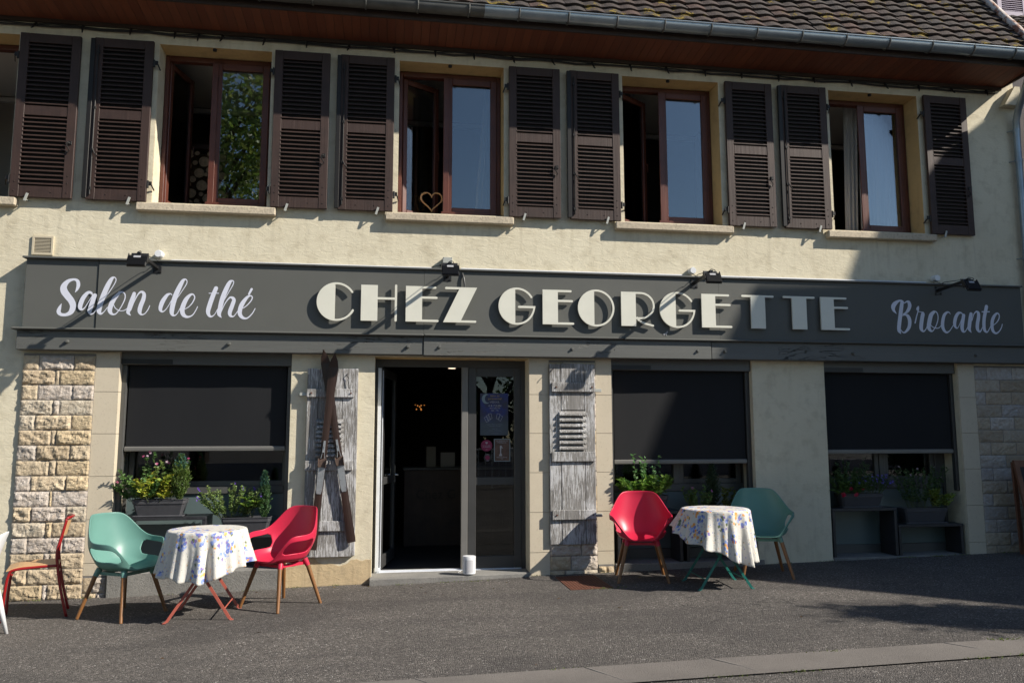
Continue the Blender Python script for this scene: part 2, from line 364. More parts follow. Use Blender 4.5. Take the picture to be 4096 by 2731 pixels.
def m_curtain():
    m = bpy.data.materials.new('sheer_curtain'); m.use_nodes = True; nt = m.node_tree; nt.nodes.clear()
    o = nt.nodes.new('ShaderNodeOutputMaterial'); mx = nt.nodes.new('ShaderNodeMixShader'); mx.inputs[0].default_value = .4
    d = nt.nodes.new('ShaderNodeBsdfDiffuse'); d.inputs[0].default_value = (.8, .8, .82, 1)
    t = nt.nodes.new('ShaderNodeBsdfTranslucent'); t.inputs[0].default_value = (.8, .8, .82, 1)
    nt.links.new(d.outputs[0], mx.inputs[1]); nt.links.new(t.outputs[0], mx.inputs[2]); nt.links.new(mx.outputs[0], o.inputs[0]); return m
M['curtain'] = m_curtain()
M['room'] = plain('room_wall', (.42, .39, .35), .9)
M['room_white'] = plain('room_ceiling', (.85, .83, .80), .9)
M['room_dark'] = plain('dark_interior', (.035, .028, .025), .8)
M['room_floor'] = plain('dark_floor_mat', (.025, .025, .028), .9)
M['counter'] = m_wood_dark('counter_wood', (.05, .025, .018), (.08, .04, .028), .5)
M['paper'] = plain('cream_paper', (.35, .31, .24), .8)
M['log_end'] = plain('cut_log_end', (.75, .52, .32), .85, 0, .25, 30, .003, 80)
M['log_bark'] = plain('log_bark', (.16, .09, .05), .9, 0, .3, 20)
def emis(name, col, s):
    m = bpy.data.materials.new(name); m.use_nodes = True; nt = m.node_tree; nt.nodes.clear()
    o = nt.nodes.new('ShaderNodeOutputMaterial'); e = nt.nodes.new('ShaderNodeEmission')
    e.inputs[0].default_value = (*col, 1); e.inputs[1].default_value = s; nt.links.new(e.outputs[0], o.inputs[0]); return m
M['bulb'] = emis('warm_bulb', (1, .36, .08), .30)
M['spot'] = emis('ceiling_spot_glow', (1, .78, .55), 1.6)
M['poster_blue'] = None
def m_poster():
    m, nt, b, o = newmat('night_sky_poster'); v = coords(nt, kind='World')
    f = noise(nt, v, 7, 4); g = noise(nt, v, 4, 3)
    c = ramp(nt, f, [(.32, (.03, .035, .05)), (.48, (.03, .03, .09)), (.6, (.02, .035, .17)), (.75, (.05, .03, .09))])
    sep = N(nt, 'ShaderNodeSeparateXYZ'); nt.links.new(v, sep.inputs[0])
    c = mixc(nt, ramp(nt, mth(nt, 'SUBTRACT', 2.0, sep.outputs['Z']), [(.24, 0), (.36, .85)]), c, (.065, .085, .10))
    nt.links.new(c, b.inputs['Base Color']); b.inputs['Roughness'].default_value = .3; return m
M['poster_blue'] = m_poster()
M['poster_brown'] = plain('brown_poster', (.10, .055, .04), .4, 0, .4, 14)
M['poster_edge'] = plain('pale_poster_border', (.20, .26, .28), .5)
M['sticker'] = plain('magenta_sticker', (.20, .006, .055), .35)
M['ink'] = plain('white_ink', (.36, .36, .38), .5)
M['ink_gold'] = plain('gold_ink', (.38, .26, .10), .5)
M['ink_dim'] = plain('dim_ink', (.20, .22, .25), .5)
M['ink_dark'] = plain('dark_ink', (.02, .015, .02), .5)
M['board_black'] = plain('chalkboard', (.025, .025, .03), .7, 0, .2, 8)
M['board_frame'] = m_wood_dark('chalkboard_frame_wood', (.16, .065, .04), (.22, .10, .06), .5)
M['violet_shutter'] = plain('faded_violet_shutter', (.30, .25, .33), .6, 0, .08, 6)
M['grey_render'] = m_stucco('grey_render', (.40, .37, .40), (.34, .32, .34), (.25, .23, .24))

# ------------------------------------------------------------------ mesh builder
class MB:
    def __init__(s): s.v = []; s.f = []; s.mi = []; s.col = []; s.cur = 0; s.tint = None; s.uv = None
    def add(s, verts, faces, mi=None, tint=None):
        n = len(s.v); s.v += [tuple(p) for p in verts]
        for f in faces:
            s.f.append(tuple(i+n for i in f)); s.mi.append(s.cur if mi is None else mi); s.col.append(tint or s.tint or (1, 1, 1))
        return s
    def quad(s, a, b, c, d, **k): return s.add([a, b, c, d], [(0, 1, 2, 3)], **k)
    def box(s, x0, x1, y0, y1, z0, z1, **k):
        v = [(x0, y0, z0), (x1, y0, z0), (x1, y1, z0), (x0, y1, z0), (x0, y0, z1), (x1, y0, z1), (x1, y1, z1), (x0, y1, z1)]
        return s.add(v, [(0, 3, 2, 1), (4, 5, 6, 7), (0, 1, 5, 4), (1, 2, 6, 5), (2, 3, 7, 6), (3, 0, 4, 7)], **k)
    def bbox(s, x0, x1, y0, y1, z0, z1, e=.004, **k):     # box with chamfered long edges
        e = min(e, (x1-x0)*.4, (y1-y0)*.4, (z1-z0)*.4)
        rings = []
        for z, i in ((z0, e), (z0+e, 0), (z1-e, 0), (z1, e)):
            a, b_, c, d = x0+i, x1-i, y0+i, y1-i; g = e if i == 0 else e*.6
            rings.append([(a+g, c, z), (b_-g, c, z), (b_, c+g, z), (b_, d-g, z), (b_-g, d, z), (a+g, d, z), (a, d-g, z), (a, c+g, z)])
        return s.loft(rings, True, True, **k)
    def loft(s, rings, cap0=True, cap1=True, closed=True, **k):
        n = len(rings[0]); v = [p for r in rings for p in r]; f = []
        for i in range(len(rings)-1):
            for j in range(n if closed else n-1):
                f.append((i*n+j, i*n+(j+1) % n, (i+1)*n+(j+1) % n, (i+1)*n+j))
        if cap0: f.append(tuple(range(n))[::-1])
        if cap1: f.append(tuple((len(rings)-1)*n+j for j in range(n)))
        return s.add(v, f, **k)
    def tube(s, pts, r, n=8, cap=True, **k):
        pts = [Vector(p) for p in pts]; rings = []; up = None
        for i, p in enumerate(pts):
            t = (pts[min(i+1, len(pts)-1)]-pts[max(i-1, 0)]).normalized()
            if up is None: up = t.orthogonal().normalized()
            up = (up - t*up.dot(t)).normalized(); w = t.cross(up)
            rr = r[i] if isinstance(r, (list, tuple)) else r
            rings.append([tuple(p+(up*math.cos(2*math.pi*j/n)+w*math.sin(2*math.pi*j/n))*rr) for j in range(n)])
        return s.loft(rings, cap, cap, **k)
    def bar(s, a, b, w, h, up=(0, 0, 1), **k):             # rectangular bar from a to b
        a, b = Vector(a), Vector(b); t = (b-a).normalized(); u = Vector(up); u = (u-t*u.dot(t)).normalized(); x = t.cross(u)
        r = [[tuple(p+x*sx*w/2+u*sz*h/2) for sx, sz in ((-1, -1), (1, -1), (1, 1), (-1, 1))] for p in (a, b)]
        return s.loft(r, **k)
    def lathe(s, prof, c=(0, 0, 0), n=24, cap0=True, cap1=True, **k):
        rings = [[(c[0]+r*math.cos(2*math.pi*j/n), c[1]+r*math.sin(2*math.pi*j/n), c[2]+z) for j in range(n)] for r, z in prof]
        return s.loft(rings, cap0, cap1, **k)
    def disc_y(s, cx, y0, y1, cz, r, n=20, **k):           # cylinder along y
        return s.loft([[(cx+q*math.cos(2*math.pi*j/n), y, cz+q*math.sin(2*math.pi*j/n)) for j in range(n)] for y, q in ((y1, r), (y0+.15*(y1-y0), r), (y0, r*.88))], **k)
    def poly(s, loops, y0, y1, **k):                       # extrude (x,z) outlines between y0 (front) and y1
        tri = tessellate_polygon([[Vector((p[0], p[1], 0)) for p in l] for l in loops])
        fl = [p for l in loops for p in l]; n = len(fl)
        v = [(p[0], y0, p[1]) for p in fl]+[(p[0], y1, p[1]) for p in fl]
        f = []
        for t in tri:
            a, b_, c = [fl[i] for i in t]
            cr = (b_[0]-a[0])*(c[1]-a[1])-(b_[1]-a[1])*(c[0]-a[0])
            t = t if cr > 0 else t[::-1]
            f.append(tuple(t)); f.append(tuple(i+n for i in t[::-1]))
        o = 0
        for l in loops:
            m = len(l); ar = sum(l[i][0]*l[(i+1) % m][1]-l[(i+1) % m][0]*l[i][1] for i in range(m))
            hole = o > 0
            for i in range(m):
                a, b_ = o+i, o+(i+1) % m
                q = (a, a+n, b_+n, b_) if (ar > 0) != hole else (a, b_, b_+n, a+n)
                f.append(q)
            o += m
        return s.add(v, f, **k)
    def build(s, name, mats, parent=None, smooth=False, local=False, auto=None, uv=None):
        me = bpy.data.meshes.new(name); off = Vector((0, 0, 0))
        if parent is not None and not local:
            p = parent
            while p is not None: off += p.location; p = p.parent
        me.from_pydata([(a-off.x, b-off.y, c-off.z) for a, b, c in s.v] if off.length else s.v, [], s.f)
        mats = mats if isinstance(mats, (list, tuple)) else [mats]
        for m in mats: me.materials.append(M[m] if isinstance(m, str) else m)
        me.polygons.foreach_set('material_index', s.mi)
        if any(c != (1, 1, 1) for c in s.col):
            ca = me.color_attributes.new('tint', 'FLOAT_COLOR', 'CORNER'); arr = []
            for f, c in zip(s.f, s.col): arr += [c[0], c[1], c[2], 1]*len(f)
            ca.data.foreach_set('color', arr)
        if uv is not None:
            l = me.uv_layers.new(name='uv'); arr = []
            for f in s.f:
                for i in f: arr += [uv[i][0], uv[i][1]]
            l.data.foreach_set('uv', arr)
        if smooth: me.polygons.foreach_set('use_smooth', [True]*len(me.polygons))
        if auto: me.set_sharp_from_angle(angle=R(auto))
        me.update()
        o = bpy.data.objects.new(name, me); C.objects.link(o)
        if parent is not None: o.parent = parent
        return o
def tag(o, label=None, cat=None, group=None, kind=None):
    if label: o['label'] = label
    if cat: o['category'] = cat
    if group: o['group'] = group
    if kind: o['kind'] = kind
    return o
def thing(name, label, cat, loc=(0, 0, 0), rz=0, group=None):
    o = bpy.data.objects.new(name, None); C.objects.link(o); o.empty_display_size = .1
    o.location = loc; o.rotation_euler = (0, 0, rz); return tag(o, label, cat, group)
def copy_tree(o, parent=None):
    c = o.copy(); C.objects.link(c)
    if parent is not None: c.parent = parent
    for ch in list(o.children): copy_tree(ch, c)
    return c
def gz(x): return .02*x-.025          # pavement height
def mod_bevel(o, w=.003, seg=2):
    b = o.modifiers.new('bevel', 'BEVEL'); b.width = w; b.segments = seg; b.limit_method = 'ANGLE'; b.angle_limit = R(40)

# ================================================================== SETTING
def sheet(name, x0, x1, y0, y1, dz, mat, nx=1, ny=1, prof=None):
    m = MB()
    for i in range(nx+1):
        for j in range(ny+1):
            x = x0+(x1-x0)*i/nx; y = y0+(y1-y0)*j/ny
            m.v.append((x, y, gz(max(-60, min(60, x)))+dz+(prof(j/ny) if prof else 0)))
    for i in range(nx):
        for j in range(ny):
            a = i*(ny+1)+j; m.f.append((a, a+ny+1, a+ny+2, a+1)); m.mi.append(0); m.col.append((1, 1, 1))
    return tag(m.build(name, mat), kind='structure')
sheet('road', -150, 150, -150, 60, -.005, 'asphalt', 30, 1)
sheet('pavement', -30, 30, -3.47, .9, 0, 'asphalt', 6, 1)
sheet('gutter_channel', -30, 30, -3.85, -3.472, .002, 'kerb', 6, 8, lambda t: -.006*math.sin(math.pi*t)+.004)
# joints of the gutter slabs
m = MB()
for x, k in ((-2.1, .05), (.25, .0), (1.35, -.04), (2.22, -.02), (3.95, .0), (5.4, .05)):
    m.bar((x-.06, -3.475, gz(x)+.0065), (x+.10+k, -3.66, gz(x)+.0005), .005, .003); m.bar((x+.10+k, -3.66, gz(x)+.0005), (x+.14, -3.85, gz(x)+.0065), .005, .003)
tag(m.build('slab_joint', 'mortar'), kind='structure')

# ================================================================== BUILDING
bld = thing('building', 'two storey cream rendered building with dark shutters, grey shop front and mossy tiled roof', 'building')
WX0, WX1 = -9.0, 7.93
UP = [(-5.18, -3.965, 4.0, 5.78), (-2.555, -1.36, 4.0, 5.78), (.05, 1.257, 4.0, 5.78), (2.68, 3.89, 4.0, 5.78), (5.33, 6.54, 4.0, 5.78)]
LOW = [(-2.77, -1.04, .15, 2.40), (-.16, 1.54, -.1, 2.372), (2.49, 4.19, .10, 2.40), (5.10, 6.845, .10, 2.40)]
def holed_wall(m, x0, x1, z0, z1, holes, y0, y1, mi=0, rmi=1):
    xs = sorted({x0, x1} | {h[0] for h in holes} | {h[1] for h in holes}); zs = sorted({z0, z1} | {h[2] for h in holes} | {h[3] for h in holes})
    xs = [x for x in xs if x0 <= x <= x1]; zs = [z for z in zs if z0 <= z <= z1]
    for i in range(len(xs)-1):
        for j in range(len(zs)-1):
            cx, cz = (xs[i]+xs[i+1])/2, (zs[j]+zs[j+1])/2
            if any(h[0] < cx < h[1] and h[2] < cz < h[3] for h in holes): continue
            a, b, c, d = xs[i], xs[i+1], zs[j], zs[j+1]
            m.quad((a, y0, c), (b, y0, c), (b, y0, d), (a, y0, d), mi=mi); m.quad((b, y1, c), (a, y1, c), (a, y1, d), (b, y1, d), mi=2)
    for (a, b, c, d) in holes:
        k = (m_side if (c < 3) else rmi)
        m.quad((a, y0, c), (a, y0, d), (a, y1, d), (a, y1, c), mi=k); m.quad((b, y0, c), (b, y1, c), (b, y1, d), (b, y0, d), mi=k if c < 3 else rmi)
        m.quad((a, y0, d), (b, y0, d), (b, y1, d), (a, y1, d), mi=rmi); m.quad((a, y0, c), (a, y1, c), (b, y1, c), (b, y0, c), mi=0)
m_side = 0
m = MB(); holed_wall(m, WX0, WX1, -.5, 6.3, UP+LOW, 0, .40)
m.quad((WX1, 0, -.5), (WX1, 8, -.5), (WX1, 8, 6.3), (WX1, 0, 6.3)); m.quad((WX0, 8, -.5), (WX0, 0, -.5), (WX0, 0, 6.3), (WX0, 8, 6.3))
m.quad((WX1, 8, -.5), (WX0, 8, -.5), (WX0, 8, 6.3), (WX1, 8, 6.3))
# gable
m.add([(WX1, 0, 6.3), (WX1, 8, 6.3), (WX1, 4, 11)], [(0, 1, 2)]); m.add([(WX0, 8, 6.3), (WX0, 0, 6.3), (WX0, 4, 11)], [(0, 1, 2)])
m.build('wall', ['stucco', 'ochre', 'room'], bld)
# lighter left reveals of upper windows stay cream: thin render returns
for (a, b, c, d) in UP[1:]:
    m = MB(); m.box(a-.0005, a+.006, .002, .245, c, d-.002); m.build('window_reveal', 'stucco', bld)

# stained base of the render between window and door, plinth blocks
m = MB()
rng = random.Random(3)
def rough_top(m, x0, x1, z0, zt, y, seed):
    r = random.Random(seed); n = int((x1-x0)/.03); top = []; z = zt
    for i in range(n+1): z = zt+.03*math.sin(i*.35+seed)+.015*math.sin(i*.9)+r.uniform(-.008, .008); top.append((x0+(x1-x0)*i/n, z))
    m.poly([[(x0, z0), (x1, z0)]+top[::-1]], y, y+.01)
rough_top(m, -1.038, -.162, -.3, .20, -.004, 5); m.build('plinth', 'plinth', bld)

# rock faced stone piers, every block with a broken face
def fbm(x, y, s):
    v = 0; a = 1
    for k in range(4):
        v += a*(math.sin(x*1.7+s*1.3+1.9*math.sin(y*1.3+s))*math.sin(y*1.9+s*2.1+1.5*math.sin(x*1.1-s))); a *= .55; x *= 2.1; y *= 2.1
    return v
def stone_pier(x0, x1, z0, z1, y, rows, seed, depth=.028):
    m = MB(); rg = random.Random(seed); m.cur = 0
    m.box(x0, x1, y+.012, y+.06, z0, z1, mi=1)
    z = z1-.022; k = 0; H = .1525
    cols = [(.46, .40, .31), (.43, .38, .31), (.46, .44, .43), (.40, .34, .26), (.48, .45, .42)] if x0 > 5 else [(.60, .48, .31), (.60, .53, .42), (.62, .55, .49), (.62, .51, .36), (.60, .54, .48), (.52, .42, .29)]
    while z > z0+.02:
        zb = max(z-.1455, z0); w = x1-x0; cuts = rows[k % len(rows)]
        xs = [0]+[min(.96, max(.03, c+rg.uniform(-.02, .02))) for c in cuts]+[1]
        for i in range(len(xs)-1):
            a = x0+w*xs[i]+(.004 if i else .0); b = x0+w*xs[i+1]-(.004 if i < len(xs)-2 else .0)
            t = rg.choice(cols); f = rg.uniform(.85, 1.1); t = tuple(c*f for c in t); s = rg.uniform(0, 90); pr = rg.uniform(.4, 1)*depth
            nx = max(4, int((b-a)/.016)); nz = 10; vs = []; fs = []
            tx, tz = rg.uniform(-.3, .3), rg.uniform(-.3, .3)
            for ix in range(nx+1):
                for iz in range(nz+1):
                    u, v = ix/nx, iz/nz; e = min(1, min(u*(b-a), (1-u)*(b-a), v*.145, (1-v)*.145)/.022)
                    q = fbm(u*(b-a)*16+s, v*.145*16, s)*.35+.62+tx*(u-.5)+tz*(v-.5)
                    q += rg.uniform(-.10, .10); h = (e**.6)*max(.15, q)*pr
                    jx = rg.uniform(-.003, .003) if 0 < ix < nx else rg.uniform(-.002, .002)
                    vs.append((a+(b-a)*u+jx, y+.012-.002-h, zb+(z-zb)*v+(rg.uniform(-.003, .003) if 0 < iz < nz else rg.uniform(-.0015, .0015))))
            for ix in range(nx):
                for iz in range(nz):
                    p = ix*(nz+1)+iz; fs.append((p, p+nz+1, p+nz+2, p+1))
            n = len(vs); bnd = [i*(nz+1) for i in range(nx+1)]+[nx*(nz+1)+j for j in range(1, nz+1)]+[i*(nz+1)+nz for i in range(nx-1, -1, -1)]+[j for j in range(nz-1, 0, -1)]
            for p in bnd: vs.append((vs[p][0], y+.014, vs[p][2]))
            for i_ in range(len(bnd)): fs.append((bnd[i_], n+i_, n+(i_+1) % len(bnd), bnd[(i_+1) % len(bnd)]))
            m.add(vs, fs, tint=t, mi=0)
        z -= H; k += 1
    return m.build('stone_pier', ['rock', 'mortar'], bld)
ra, rb, rc, rd = (.22, .70), (.46, .52), (.24, .72), (.45, .53)
stone_pier(-3.69, -3.005, -.2, 2.36, -.032, [ra, rb, rc, rd], 11)
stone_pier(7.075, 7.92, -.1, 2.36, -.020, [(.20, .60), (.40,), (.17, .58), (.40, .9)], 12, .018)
stone_pier(1.765, 2.30, -.2, 2.36, -.020, [(.3,), (.66,), (.45,)], 13, .03)
# rough footing under the smooth pilasters
m = stone_pier(-3.0, -2.79, -.2, .13, -.022, [(.4,), (.6,)], 14); stone_pier(2.31, 2.48, -.2, .11, -.028, [(.5,), ()], 15, .035)
# smooth limestone pilasters
for x0, x1, zb in ((-3.003, -2.772, .13), (1.542, 1.762, -.2), (2.302, 2.488, .11), (6.85, 7.07, -.1)):
    m = MB(); m.box(x0, x1, -.012, .05, zb, 2.38)
    if x0 < -2.9: m.box(x1-.004, x1+.0025, -.0115, .33, .15, 2.38)
    m.build('pilaster', 'limestone', bld)

# concrete window sills of the shop front, door step
m = MB(); m.bbox(-2.765, -1.045, -.062, .36, -.4, .152, .006); m.build('shop_sill', 'concrete', bld)
m = MB(); m.bbox(2.50, 4.25, -.03, .42, -.3, .112, .006); m.build('shop_sill', 'concrete', bld)
m = MB(); m.bbox(5.11, 6.84, -.02, .42, -.3, .112, .006); m.build('shop_sill', 'concrete', bld)
m = MB(); m.loft([[(-.175, -.150, -.2), (1.545, -.05, -.2), (1.545, .42, -.2), (-.175, .42, -.2)], [(-.175, -.150, .038), (1.545, -.05, .042), (1.545, .42, .05), (-.175, .42, .045)]])
o = m.build('door_step', 'concrete', bld); mod_bevel(o, .006)

# ---------------- upper windows
Y = .25
def sash(m, w, z0, z1, t=.055, d=.05):         # frame in local x 0..w, y 0..d
    m.bbox(0, t, 0, d, z0, z1, .006); m.bbox(w-t, w, 0, d, z0, z1, .006); m.bbox(t, w-t, .002, d-.002, z0, z0+t*1.15, .006); m.bbox(t, w-t, .002, d-.002, z1-t, z1, .006)
def upper_window(x0, x1, z0, z1, ang, closed=True):
    name = 'window'
    f = MB(); t = .05
    f.bbox(x0+.006, x0+t, Y, Y+.09, z0+.004, z1-.004, .006); f.bbox(x1-t, x1-.003, Y, Y+.09, z0+.004, z1-.004, .006)
    f.bbox(x0+t, x1-t, Y+.002, Y+.088, z1-.062, z1-.004, .006); f.bbox(x0+t, x1-t, Y-.01, Y+.088, z0+.004, z0+.062, .006)
    f.bbox(x0+.02, x1-.02, Y-.04, Y+.0, z0+.004, z0+.028, .004)
    w = f.build(name, 'winframe', bld)
    zc0, zc1 = z0+.062, z1-.062; xm = x0+(x1-x0)*.46; wr = x1-t-xm
    if closed:
     s = MB(); ss = MB(); sash(ss, wr, zc0, zc1, .075); s.add([(xm+a, Y-.015+b, c) for a, b, c in ss.v], ss.f)
     s.bbox(xm-.03, xm+.035, Y-.032, Y-.015, zc0+.02, zc1-.01, .004)
     s.bbox(xm-.05, x1-t, Y-.034, Y-.016, zc0-.018, zc0+.03, .004)
     s.build('casement', 'winframe', w)
     g = MB(); g.box(xm+.07, x1-t-.07, Y+.006, Y+.012, zc0+.07, zc1-.07); g.build('pane', 'glass', w)
    # left casement swung into the room
    wl = xm-x0-t; ss = MB(); sash(ss, wl, zc0, zc1, .06); ca, sa = math.cos(ang), math.sin(ang)
    tr = lambda p: (x0+t+.01+p[0]*ca-p[1]*sa, Y+.055+p[0]*sa+p[1]*ca, p[2])
    s = MB(); s.add([tr(p) for p in ss.v], ss.f); s.build('casement', 'winframe', w)
    g = MB(); g.box(.055, wl-.055, .022, .028, zc0+.06, zc1-.055); g.v = [tr(p) for p in g.v]; g.build('pane', 'glass_clear', w)
    h = MB()
    tp = lambda p: tr((p[0]-0, p[1], p[2])); q = MB(); q.tube([(wl-.025, -.012, z0+.9), (wl-.025, -.035, z0+.9), (wl-.025, -.035, z0+.80)], .007, 6); q.v = [tr(p) for p in q.v]; q.build('handle', 'winframe', w)
    # sill of the window
    s = MB(); s.bbox(x0-.125, x1+.105, -.085, Y-.0, z0-.112, z0-.028, .008); s.build('window_sill', 'sill', w)
    # shutter stop and small mark in the lintel
    k = MB(); k.tube([((x0+x1)/2-.02, .03, z1), ((x0+x1)/2-.02, .03, z1-.025)], .022, 8); k.build('shutter_stop', 'iron', w)
    return w
for i, (x0, x1, z0, z1) in enumerate(UP): upper_window(x0, x1, z0, z1, R((80, 74, 31, 33, 86)[i]), i > 0)

# ---------------- louvred shutters
def shutter_frame(H=1.79, W=.6):
    m = MB(); st = .09
    m.bbox(0, st, -.038, 0, 0, H, .004); m.bbox(W-st, W, -.038, 0, 0, H, .004)
    m.bbox(st, W-st, -.034, -.004, 0, .12, .003); m.bbox(st, W-st, -.034, -.004, H-.10, H, .003); m.bbox(st, W-st, -.034, -.004, .885, .99, .003)
    for z in (.06, .16, .24): m.disc_y(.045, -.042, -.037, z, .007, 8); m.disc_y(W-.045, -.042, -.037, z, .007, 8)
    for x in (.2, .4): m.disc_y(x, -.038, -.033, .06, .007, 8)
    m.disc_y(.045, -.042, -.037, H-.05, .006, 8); m.disc_y(W-.045, -.042, -.037, H-.05, .006, 8)
    return m
def slat_mb(z0, z1, n, W=.6):
    m = MB(); st = .086; p = (z1-z0)/n
    for i in range(n):
        z = z0+p*(i+.5); y0, y1 = -.041, -.006; h = p*.24
        m.add([(st, y0, z-h), (W-st, y0, z-h), (W-st, y1, z+h), (st, y1, z+h), (st, y0, z-h+.009), (W-st, y0, z-h+.009), (W-st, y1, z+h+.009), (st, y1, z+h+.009)],
              [(0, 1, 5, 4), (4, 5, 6, 7), (3, 2, 1, 0), (2, 3, 7, 6), (1, 2, 6, 5), (3, 0, 4, 7)])
    return m
def make_shutter(side, x):
    s = shutter_frame().build('shutter', 'shutter', bld, local=True); s.location = (x, -.032, 3.985)
    slat_mb(.125, .88, 16).build('louvres', 'shutter', s, local=True); slat_mb(.995, 1.685, 14).build('louvres', 'shutter', s, local=True)
    b = MB(); b.box(.03, .57, -.003, 0, .1, 1.7); b.build('backing', 'black', s, local=True)
    hx = .6 if side == 'L' else 0
    for z in (.2, 1.55):
        h = MB(); d = 1 if side == 'L' else -1
        h.bbox(min(hx, hx+d*.05), max(hx, hx+d*.05), -.03, -.018, z-.022, z+.022, .002); h.tube([(hx+d*.012, -.03, z-.05), (hx+d*.012, -.03, z+.03)], .011, 8)
        h.bar((hx+d*.045, -.024, z-.01), (hx+d*.062, .03, z-.06), .008, .014); h.build('hinge', 'iron', s, local=True)
    k = MB(); q = .42 if side == 'L' else .16
    k.bar((q, -.052, -.045), (q+.025, -.052, .035), .012, .022); k.tube([(q+.01, -.05, -.03), (q+.01, .03, -.03)], .007, 6); k.build('holdback', 'greybox', s, local=True)
    l = MB()
    if side == 'L':
        l.bbox(-.035, .012, -.052, -.016, .012, 1.775, .004); l.tube([(.045, -.05, .05), (.045, -.05, 1.70)], .008, 6)
        for z in (.1, .52, .98, 1.6): l.bbox(.03, .06, -.058, -.038, z, z+.03, .002)
        l.tube([(.045, -.055, .55), (.075, -.062, .49), (.10, -.062, .465)], .006, 6); l.build('espagnolette_bar', 'iron', s, local=True)
    else:
        l.tube([(.555, -.045, .60), (.535, -.065, .60), (.535, -.065, .555), (.56, -.055, .52), (.545, -.05, .49), (.525, -.05, .51)], .006, 6); l.bbox(.54, .575, -.047, -.037, .58, .62, .002)
        l.build('shutter_hook', 'iron', s, local=True)
    return s
SL = make_shutter('L', -3.19); SR = make_shutter('R', -1.315)
rg = random.Random(8)
for x in (-.60, 2.025, 4.66): s = copy_tree(SL, bld); s.location.x = x; s.rotation_euler = (0, 0, R(rg.uniform(-.8, .6)))
for x in (-3.93, 1.31, 3.95, 6.59): s = copy_tree(SR, bld); s.location.x = x; s.rotation_euler = (0, 0, R(rg.uniform(-.4, 1.2)))
# ---------------- rooms behind the upper windows
m = MB()
for i, (x0, x1, z0, z1) in enumerate(UP):
    a, b = x0-.62, x1+.62
    m.quad((a, .41, 3.2), (a, 2.3, 3.2), (a, 2.3, 6.02), (a, .41, 6.02), mi=0); m.quad((b, 2.3, 3.2), (b, .41, 3.2), (b, .41, 6.02), (b, 2.3, 6.02), mi=0)
    m.quad((a, 2.3, 3.2), (b, 2.3, 3.2), (b, 2.3, 6.02), (a, 2.3, 6.02), mi=0 if i == 0 else 2)
    m.quad((a, .41, 6.02), (a, 2.3, 6.02), (b, 2.3, 6.02), (b, .41, 6.02), mi=1); m.quad((a, .41, 3.7), (b, .41, 3.7), (b, 2.3, 3.7), (a, 2.3, 3.7), mi=1)
    m.box(a, b, 2.24, 2.3, 5.93, 5.985, mi=1)
m.build('upper_room', ['room', 'room_white', 'room_dark'], bld)
# log wall seen through the first window
ls = thing('log_stack', 'stacked cut logs with pale round ends inside the first floor window', 'log stack', (-2.35, 1.6, 3.2))
rg = random.Random(4); m = MB(); pts = []
for k in range(7000):
    x, z, r = rg.uniform(-2.95, -2.17), rg.uniform(4.2, 5.12), rg.uniform(.028, .078)*(1 if k > 800 else 1.0)
    if k < 900 and r < .055: continue
    if all((x-a)**2+(z-b)**2 > ((r+c)*.95)**2 for a, b, c in pts): pts.append((x, z, r))
for x, z, r in pts:
    yy = 1.6+rg.uniform(-.03, .03); n = 12; ring = [(x+r*rg.uniform(.93, 1.03)*math.cos(6.2832*j/n), z+r*rg.uniform(.93, 1.03)*math.sin(6.2832*j/n)) for j in range(n)]
    m.loft([[(a, yy+.3, b) for a, b in ring], [(a, yy, b) for a, b in ring]], False, False, mi=1); m.add([(x+(a-x)*.93, yy-.001, z+(b-z)*.93) for a, b in ring], [tuple(range(n))[::-1]], mi=0)
m.box(-2.98, -2.15, 1.68, 1.9, 3.75, 5.15, mi=1)
m.build('logs', ['log_end', 'log_bark'], ls); m = MB(); m.box(-3.0, -2.13, 1.52, 1.95, 5.16, 5.22); m.build('top_board', 'counter', ls)
# wicker heart
h = MB(); rg = random.Random(9)
for k in range(7):
    p = []
    for i in range(41):
        t = 2*math.pi*i/40; x = .0078*16*math.sin(t)**3; z = .0078*(13*math.cos(t)-5*math.cos(2*t)-2*math.cos(3*t)-math.cos(4*t))
        p.append((.455+x*(1+rg.uniform(-.06, .06)), .40+rg.uniform(-.012, .012), 4.27+z*(1+rg.uniform(-.06, .06))))
    h.tube(p, .0055, 5)
o = h.build('wicker_heart', M['plywood']); tag(o, 'woven wicker heart standing inside the second first floor window', 'heart ornament')
# curtains
def curtain(x0, x1, xb0, xb1, y, lab, z0=4.1, z1=5.93):
    m = MB(); n = 60; k = 14
    for j in range(k+1):
        t = j/k; z = z1+(z0-z1)*t; a = x0+(xb0-x0)*t; b = x1+(xb1-x1)*t
        for i in range(n+1):
            u = i/n; m.v.append((a+(b-a)*u, y+.018*math.sin(u*38+2*t)+.012*math.sin(u*17+1), z))
    for j in range(k):
        for i in range(n):
            p = j*(n+1)+i; m.f.append((p, p+1, p+n+2, p+n+1)); m.mi.append(0); m.col.append((1, 1, 1))
    o = m.build('curtain', 'curtain', smooth=True); tag(o, lab, 'curtain')
curtain(1.10, 1.30, .97, 1.30, .45, 'sheer white curtain hanging at the right side of the second first floor window')
curtain(2.80, 3.06, 2.80, 3.05, .68, 'pale curtain beside the open casement of the third first floor window')
curtain(5.86, 6.03, 5.80, 5.96, .50, 'narrow white curtain in the middle of the rightmost first floor window')
curtain(6.04, 6.45, 6.0, 6.42, .46, 'sheer curtain behind the closed pane of the rightmost first floor window')
curtain(-1.46, -1.33, -1.50, -1.33, .45, 'sheer curtain edge at the right side of the window reflecting the tree')

